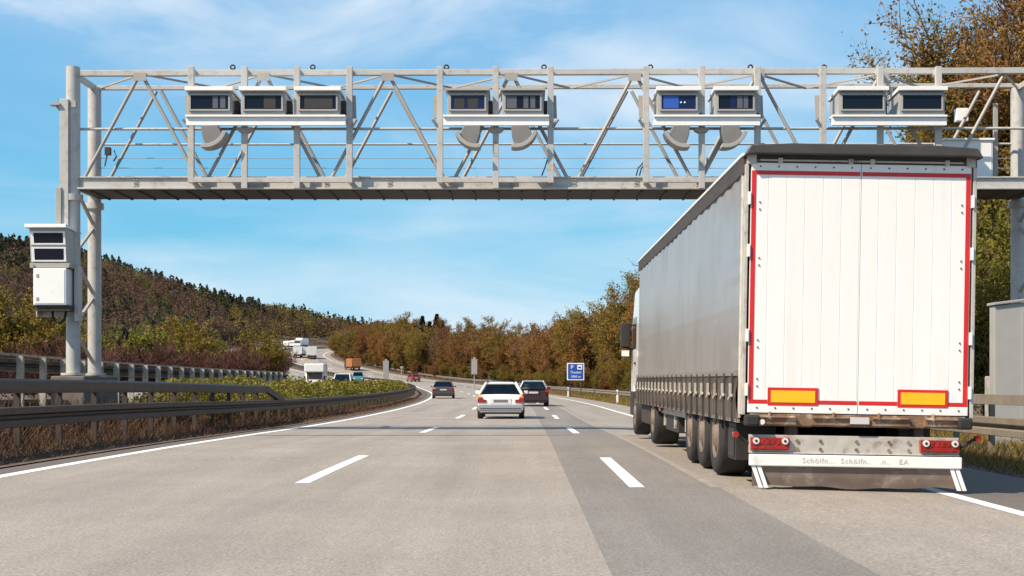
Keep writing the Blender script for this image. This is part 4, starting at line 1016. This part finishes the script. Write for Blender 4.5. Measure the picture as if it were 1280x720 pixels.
    for c in ([B[1], B[2], T[2], T[1]], [B[3], B[0], T[0], T[3]]):
        rv = c[0].x < 0
        b = MB()
        for (u0, u1) in ((.03, .31), (.33, .61), (.63, .97)): pane(b, c, 1 - u1 if rv else u0, 1 - u0 if rv else u1, .04, .95, .002)
        b.build('side_window', 'pane_glass', t)
    for sx in (-1, 1):
        for yy in (y0 + .82, y0 + L - .80): wheel(t, sx * (h - .095), yy, wr, .21, sx, rimm='rim_steel')
        b = MB(); b.bx(sx * h - sx * .0 , sx * (h + .16), y0 + front_belt - .62, y0 + front_belt - .5, belt + .0, belt + .13); b.build('mirror', paint, t, .02)
    # rear details
    if detail:
        b = MB(); b.bx(-h * .97, h * .97, y0 - .075, y0 + .10, .34, .56); b.bx(-h * .90, h * .90, y0 - .05, y0 + .1, .26, .35)
        b.build('bumper', paint if bump == 'same' else bump, t, .03)
        b = MB(); b.bx(-h * .8, h * .8, y0 - .01, y0 + .1, .20, .262); b.build('undertray', 'black_plastic', t)
        b = MB(); b.bx(-h * .88, h * .88, y0 - .082, y0 - .074, .395, .425); b.build('trim_strip', 'black_plastic', t)
    for sx in (-1, 1):
        if lights == 'bar':                       # cluster with amber corner above
            b = MB(); b.bx(sx * h * .62 - (.16 if sx < 0 else 0) - 0, sx * h * .62 + (.16 if sx > 0 else 0) + sx * 0, y0 - .035, y0 + .12, .63, .745); b.bx(min(sx * h * .78, sx * h * .985), max(sx * h * .78, sx * h * .985), y0 - .03, y0 + .2, .63, .80); tl = b.build('tail_light', 'tail_red', t, .012)
            b = MB(); b.bx(min(sx * h * .80, sx * h * .975), max(sx * h * .80, sx * h * .975), y0 - .022, y0 + .2, .802, .875); b.build('indicator', 'amber', tl, .01)
        elif lights == 'tall':
            b = MB(); b.prism([(sx * h * .70, .84), (sx * h * .97, .78), (sx * h * .985, .98), (sx * h * .88, 1.12), (sx * h * .84, 1.05)], 'y', y0 - .0, y0 + .22); b.build('tail_light', 'tail_red', t, .01)
        else:
            b = MB(); b.bx(min(sx * h * .55, sx * h * .985), max(sx * h * .55, sx * h * .985), y0 - .03, y0 + .2, .66, .82); b.build('tail_light', 'tail_red', t, .015)
        b = MB(); b.bx(min(sx * h * .5, sx * h * .85), max(sx * h * .5, sx * h * .85), y0 + L - .13, y0 + L - .01, .56, .68); b.build('headlight', 'lamp_clear', t, .02)
    if lights == 'tall': pz, ph_ = (.80, .05), .055
    elif lights == 'bar': pz, ph_ = (.69, .05), .05
    else: pz, ph_ = (.72, .05), .05
    b = MB(); b.bx(-.27, .27, y0 - .022, y0 - .008, pz[0] - ph_, pz[0] + ph_); b.build('number_plate', plate, t, .004)
    b = MB(); b.bx(-.4, .4, y0 - .012, y0 + .02, pz[0] - .105, pz[0] + .1); b.build('plate_recess', paint, t, .01)
    if rails:
        for sx in (-1, 1):
            b = MB(); x = sx * tw * .93; b.tube([(x, y0 + .5, Ht - .01), (x, y0 + .6, Ht + .05), (x, y0 + 2.2, Ht + .05), (x, y0 + 2.3, Ht - .01)], .018, 6); b.build('roof_rail', 'black_plastic', t)
    if antenna:
        b = MB(); b.tube([(0, y0 + .6, Ht), (0, y0 + .45, Ht + .1)], .012, 5); b.build('antenna', 'black_plastic', t)
    return t
def at(px, y, off=None):
    x = (px - 653) / F * y; return Vector((x, y, gz(y, off_at(x, y))))
car('estate_car', 'white estate car with red and amber tail lights in the middle lane', 'car', at(627, 52.8), hdg(52), 'paint_white', lights='bar', rails=True, Ht=1.40, plate='plate_dark', bump='paint_silver', tumble=.63, rear_roof=.55)  # bumper is really body-coloured; silver paint stands in for its grey reflections
car('hatchback', 'dark maroon hatchback with pale roof ahead of the truck', 'car', at(666, 80), hdg(80), 'paint_maroon', L=4.2, W=1.78, Ht=1.50, belt=.98, rear_roof=.25, rear_belt=.08, lights='tall', antenna=True, top_paint='paint_silver', plate='plate', tumble=.64)
car('sedan', 'dark saloon car far ahead in the left lane', 'car', at(554.5, 112), hdg(112), 'paint_silverdark', L=4.6, W=1.82, Ht=1.42, belt=.92, deck=.93, rear_roof=1.15, rear_belt=.62, front_roof=2.5, lights='low', plate='plate', tumble=.66)
# opposite carriageway, coming towards the camera
def opp(y, lane): return P(y, {0: -9.3, 1: -13.0, 2: -16.7}[lane])
car('minivan', 'white van half hidden behind the median hedge beside the motorhome', 'van', opp(140, 0), hdg(140) + math.pi, 'paint_white', L=4.9, W=1.9, Ht=1.92, belt=1.1, rear_roof=.15, rear_belt=.06, front_roof=3.2, front_belt=4.2, hood=1.0, lights='tall')
car('car', 'dark grey car just behind the white van on the opposite carriageway', 'car', opp(176, 0) + Vector((-1.2, 0, 0)), hdg(176) + math.pi, 'paint_silverdark')
car('off_road_car', 'teal off-road car with dark windscreen beyond the hedge end', 'car', opp(222, 0), hdg(222) + math.pi, 'paint_teal', Ht=1.75, belt=1.05, hood=1.02, W=1.85, rear_roof=.2)
car('car', 'small red car beside the grey panel sign in the far bend', 'car', P(262, 5.6), hdg(262), 'paint_red')
for px_, y_, lab in ((221, 37.5 * 1.9, 'silver car glimpsed through the barrier posts left of the hedge'), (236, 37.5 * 2.0, 'pale silver car glimpsed between barrier posts closest to the hedge')):
    car('car', lab, 'car', at(px_, y_) + Vector((-1.5, 0, 0)), math.pi + hdg(y_), 'paint_silver', detail=False)
# motorhome
q = opp(152, 1); t = thing('motorhome', 'white motorhome with overhanging sleeping alcove facing the camera beyond the hedge', 'motorhome', q, hdg(152) + math.pi)
b = MB(); b.bx(-1.12, 1.12, -3.2, 1.6, .45, 2.95); b.build('body', 'paint_white', t, .08)
b = MB(); b.bx(-1.1, 1.1, 1.6, 2.75, 2.0, 2.95); b.build('alcove', 'paint_white', t, .12)
b = MB(); b.prism([(1.6, .45), (3.0, .45), (3.05, 1.0), (2.3, 1.15), (1.75, 2.0), (1.6, 2.0)], 'x', -.98, .98); b.build('cab', 'paint_white', t, .06)
b = MB(); b.prism([(2.26, 1.19), (1.80, 1.95), (1.86, 1.97), (2.32, 1.22)], 'x', -.85, .85); b.build('windscreen', 'car_glass', t)
for sx in (-1, 1):
    b = MB(); b.bx(min(sx * .98, sx * 1.2), max(sx * .98, sx * 1.2), 2.0, 2.1, 1.2, 1.55); b.build('mirror', 'black_plastic', t, .02)
    b = MB(); b.bx(min(sx * .6, sx * .9), max(sx * .6, sx * .9), 3.0, 3.06, .75, .95); b.build('headlight', 'lamp_clear', t, .02)
    for yy in (-2.0, 2.3): wheel(t, sx * .95, yy, .34, .22, sx)
b = MB(); b.bx(-.5, .5, 3.03, 3.07, .55, .72); b.build('grille', 'black_plastic', t)
# far vans and trucks
def boxvan(name, label, cat, loc, rz, paint, cabm, W=2.4, H=3.3, L=6.5, group=None):
    t = thing(name, label, cat, loc, rz, group)
    b = MB(); b.bx(-W / 2, W / 2, -L / 2, L / 2 - 2.0, .8, H); b.build('body', paint, t, .05)
    b = MB(); b.prism([(L / 2 - 1.9, .5), (L / 2, .5), (L / 2, 1.3), (L / 2 - .35, min(2.5, H - .2)), (L / 2 - 1.9, min(2.6, H - .1))], 'x', -W / 2 + .05, W / 2 - .05); b.build('cab', cabm, t, .05)
    b = MB(); b.prism([(L / 2 + .005, 1.35), (L / 2 - .29, min(2.3, H - .4)), (L / 2 - .32, min(2.3, H - .4)), (L / 2 - .03, 1.35)], 'x', -W / 2 + .15, W / 2 - .15); b.build('windscreen', 'car_glass', t)
    b = MB(); b.bx(-W / 2 + .2, W / 2 - .2, -L / 2, L / 2 - .1, .45, .8); b.build('chassis', 'chassis_dark', t)
    for sx in (-1, 1):
        for yy in (-L / 2 + 1.2, L / 2 - 1.1): wheel(t, sx * (W / 2 - .17), yy, .42, .26, sx)
        b = MB(); b.bx(min(sx * W * .44, sx * W * .30), max(sx * W * .44, sx * W * .30), -L / 2 - .03, -L / 2 - .0, .85, 1.0); b.build('tail_light', 'tail_red', t)
    return t
boxvan('truck', 'orange lorry seen from behind on the far climbing carriageway', 'truck', P(318, 7.5), hdg(318), 'paint_orange', 'chassis_dark', 2.3, 2.7, 7)
fg = 'white vehicles on the far climb'
for px_, y_, back, H_, L_, W_, lab in ((389, 366, 1, 3.2, 7.5, 2.4, 'white box lorry right of the others on the far climb above the motorhome'), (381, 374, 1, 2.6, 6.0, 2.1, 'white van between the two box vans on the far climb'), (371.5, 372, 1, 3.0, 6, 2.3, 'white box van at the left edge of the far climb'),
                           (376.5, 462, 0, 3.2, 8, 2.5, 'white coach at the top of the far climb'), (368, 462, 0, 2.4, 5, 1.9, 'small white van next to the coach at the top of the climb'), (360.5, 468, 0, 2.2, 5, 1.9, 'white van leftmost in the queue at the top of the climb')):
    boxvan('van', lab, 'van', at(px_, y_), hdg(y_) + (0 if back else math.pi), 'paint_white', 'paint_white', W_, H_, L_, fg)
car('car', 'silver car near the crest of the far climb below the rail', 'car', at(391, 412), hdg(412), 'paint_silver')

# ------------------------------------------------------------------ signs and street furniture
# blue parking sign
q = at(719.5, 128); q.z = terr(128, off_at(q.x, 128))[1]
t = thing('parking_sign', 'blue parking area sign with white lettering in front of the right wood', 'sign', q, 0)
Wp = 21.5 / F * 128; zc = CAMZ + (475 - 464.5) / F * 128 - q.z
b = MB(); b.bx(-Wp / 2, Wp / 2, -.02, .02, zc - Wp / 2, zc + Wp / 2); pn = b.build('panel', 'sign_white', t, .01)
b = MB(); b.bx(-Wp / 2 + .09, Wp / 2 - .09, -.026, -.0205, zc - Wp / 2 + .09, zc + Wp / 2 - .09); b.build('face', 'sign_blue', pn)
text('P', .54, 'sign_white', pn, (-.34, -.03, zc + .40), (R(90), 0, 0), ext=.004)
b = MB(); b.bx(.16, .62, -.034, -.027, zc + .20, zc + .64); sq = b.build('symbol_panel', 'sign_white', pn)
b = MB(); b.bx(.25, .45, -.038, -.0345, zc + .34, zc + .48); b.bx(.46, .53, -.038, -.0345, zc + .34, zc + .44); b.bx(.25, .53, -.038, -.0345, zc + .31, zc + .335); b.build('symbol', 'ink', sq)
text('Theeltal', .32, 'sign_white', pn, (0, -.03, zc - .08), (R(90), 0, 0), ext=.004)
text('1000 m', .32, 'sign_white', pn, (0, -.03, zc - .48), (R(90), 0, 0), ext=.004)
for sx in (-1, 1):
    b = MB(); b.tube([(sx * .5, .06, -.3), (sx * .5, .06, zc + .6)], .04, 8); b.build('post', 'rail_post', t)
# grey panel signs on posts in the bend
for (px_, y, z0, z1, lab, own) in ((593, 215, 449, 468, 'narrow grey panel sign on a post right of the bend, before the wood', True), (482.5, 238, 451, 473, 'narrow pale panel sign on a post by the median in the far bend', False)):
    q = at(px_, y); q.z = terr(y, off_at(q.x, y))[1]
    t = thing('panel_sign', lab, 'sign', q, hdg(y))
    zA = CAMZ + (475 - z1) / F * y - q.z; zB = CAMZ + (475 - z0) / F * y - q.z; wv = 7.2 / F * y / 2
    b = MB(); b.bx(-wv, wv, -.06, .06, zA, zB); b.build('panel', 'sign_back' if own else 'housing_grey', t, .03)
    b = MB(); b.tube([(0, .1, -.2), (0, .1, zB + .35)], .07, 8); b.bx(-.2, .2, .0, .2, zB + .02, zB + .30); b.build('post', 'gantry_steel', t)
# thin mast in the bend
q = at(502, 245); q.z = terr(245, off_at(q.x, 245))[1]
b = MB(q); b.tube([q, q + Vector((0, 0, 3.2))], .06, 8); b.box(q + Vector((0, 0, 3.1)), (.5, .1, .35)); o = b.build('mast', 'gantry_steel', loc=q); tag(o, 'thin grey mast with small plate beside the far bend', 'mast')
# delineator posts
proto = None
for (px_, y, lab) in ((771.5, 93, 'white delineator post with black band closest to the truck cab'), (710, 131, 'white delineator post with black band below the blue parking sign')):
    q = at(px_, y); q.z = terr(y, off_at(q.x, y))[1] - .02
    if proto is None:
        t = thing('delineator_post', lab, 'delineator', q, 0, 'delineator posts on the right verge')
        b = MB(); b.prism([(-.07, -.05), (.07, -.05), (.05, .06), (-.05, .06)], 'z', -.2, .68); b.prism([(-.07, -.05), (.07, -.05), (.05, .06), (-.05, .06)], 'z', .90, 1.02); b.build('body', 'sign_white', t)
        b = MB(); b.prism([(-.07, -.05), (.07, -.05), (.05, .06), (-.05, .06)], 'z', .68, .90); bd = b.build('band', 'ink', t)
        b = MB(); b.bx(-.025, .025, -.058, -.0505, .71, .87); b.build('reflector', 'sign_white', bd)
        proto = t
    else:
        t = copy_tree(proto); t.location = q; t['label'] = lab
# grey cabinet behind the right guardrail
y = 29.5; q = Vector(((1281 - 653) / F * y, y, 0)); q.z = terr(y, off_at(q.x, y))[1]
t = thing('roadside_cabinet', 'tall pale grey roadside cabinet with sloping roof behind the right guardrail', 'cabinet', q)
b = MB(); b.prism([(-.66, 0), (.66, 0), (.66, 3.22), (-.66, 3.06)], 'y', 0, .34); b.build('body', 'housing_grey', t, .015)
b = MB(); b.prism([(-.70, 3.07), (.70, 3.24), (.70, 3.30), (-.70, 3.13)], 'y', -.06, .40); b.build('roof', 'gantry_steel', t, .01)
b = MB(); b.bx(-.08, .62, -.018, -.002, .12, 2.95); dd = b.build('door', 'housing_grey', t, .004)
b = MB(); b.bx(.02, .10, -.035, -.019, 1.0, 1.6); b.build('vent', 'chassis_dark', dd)
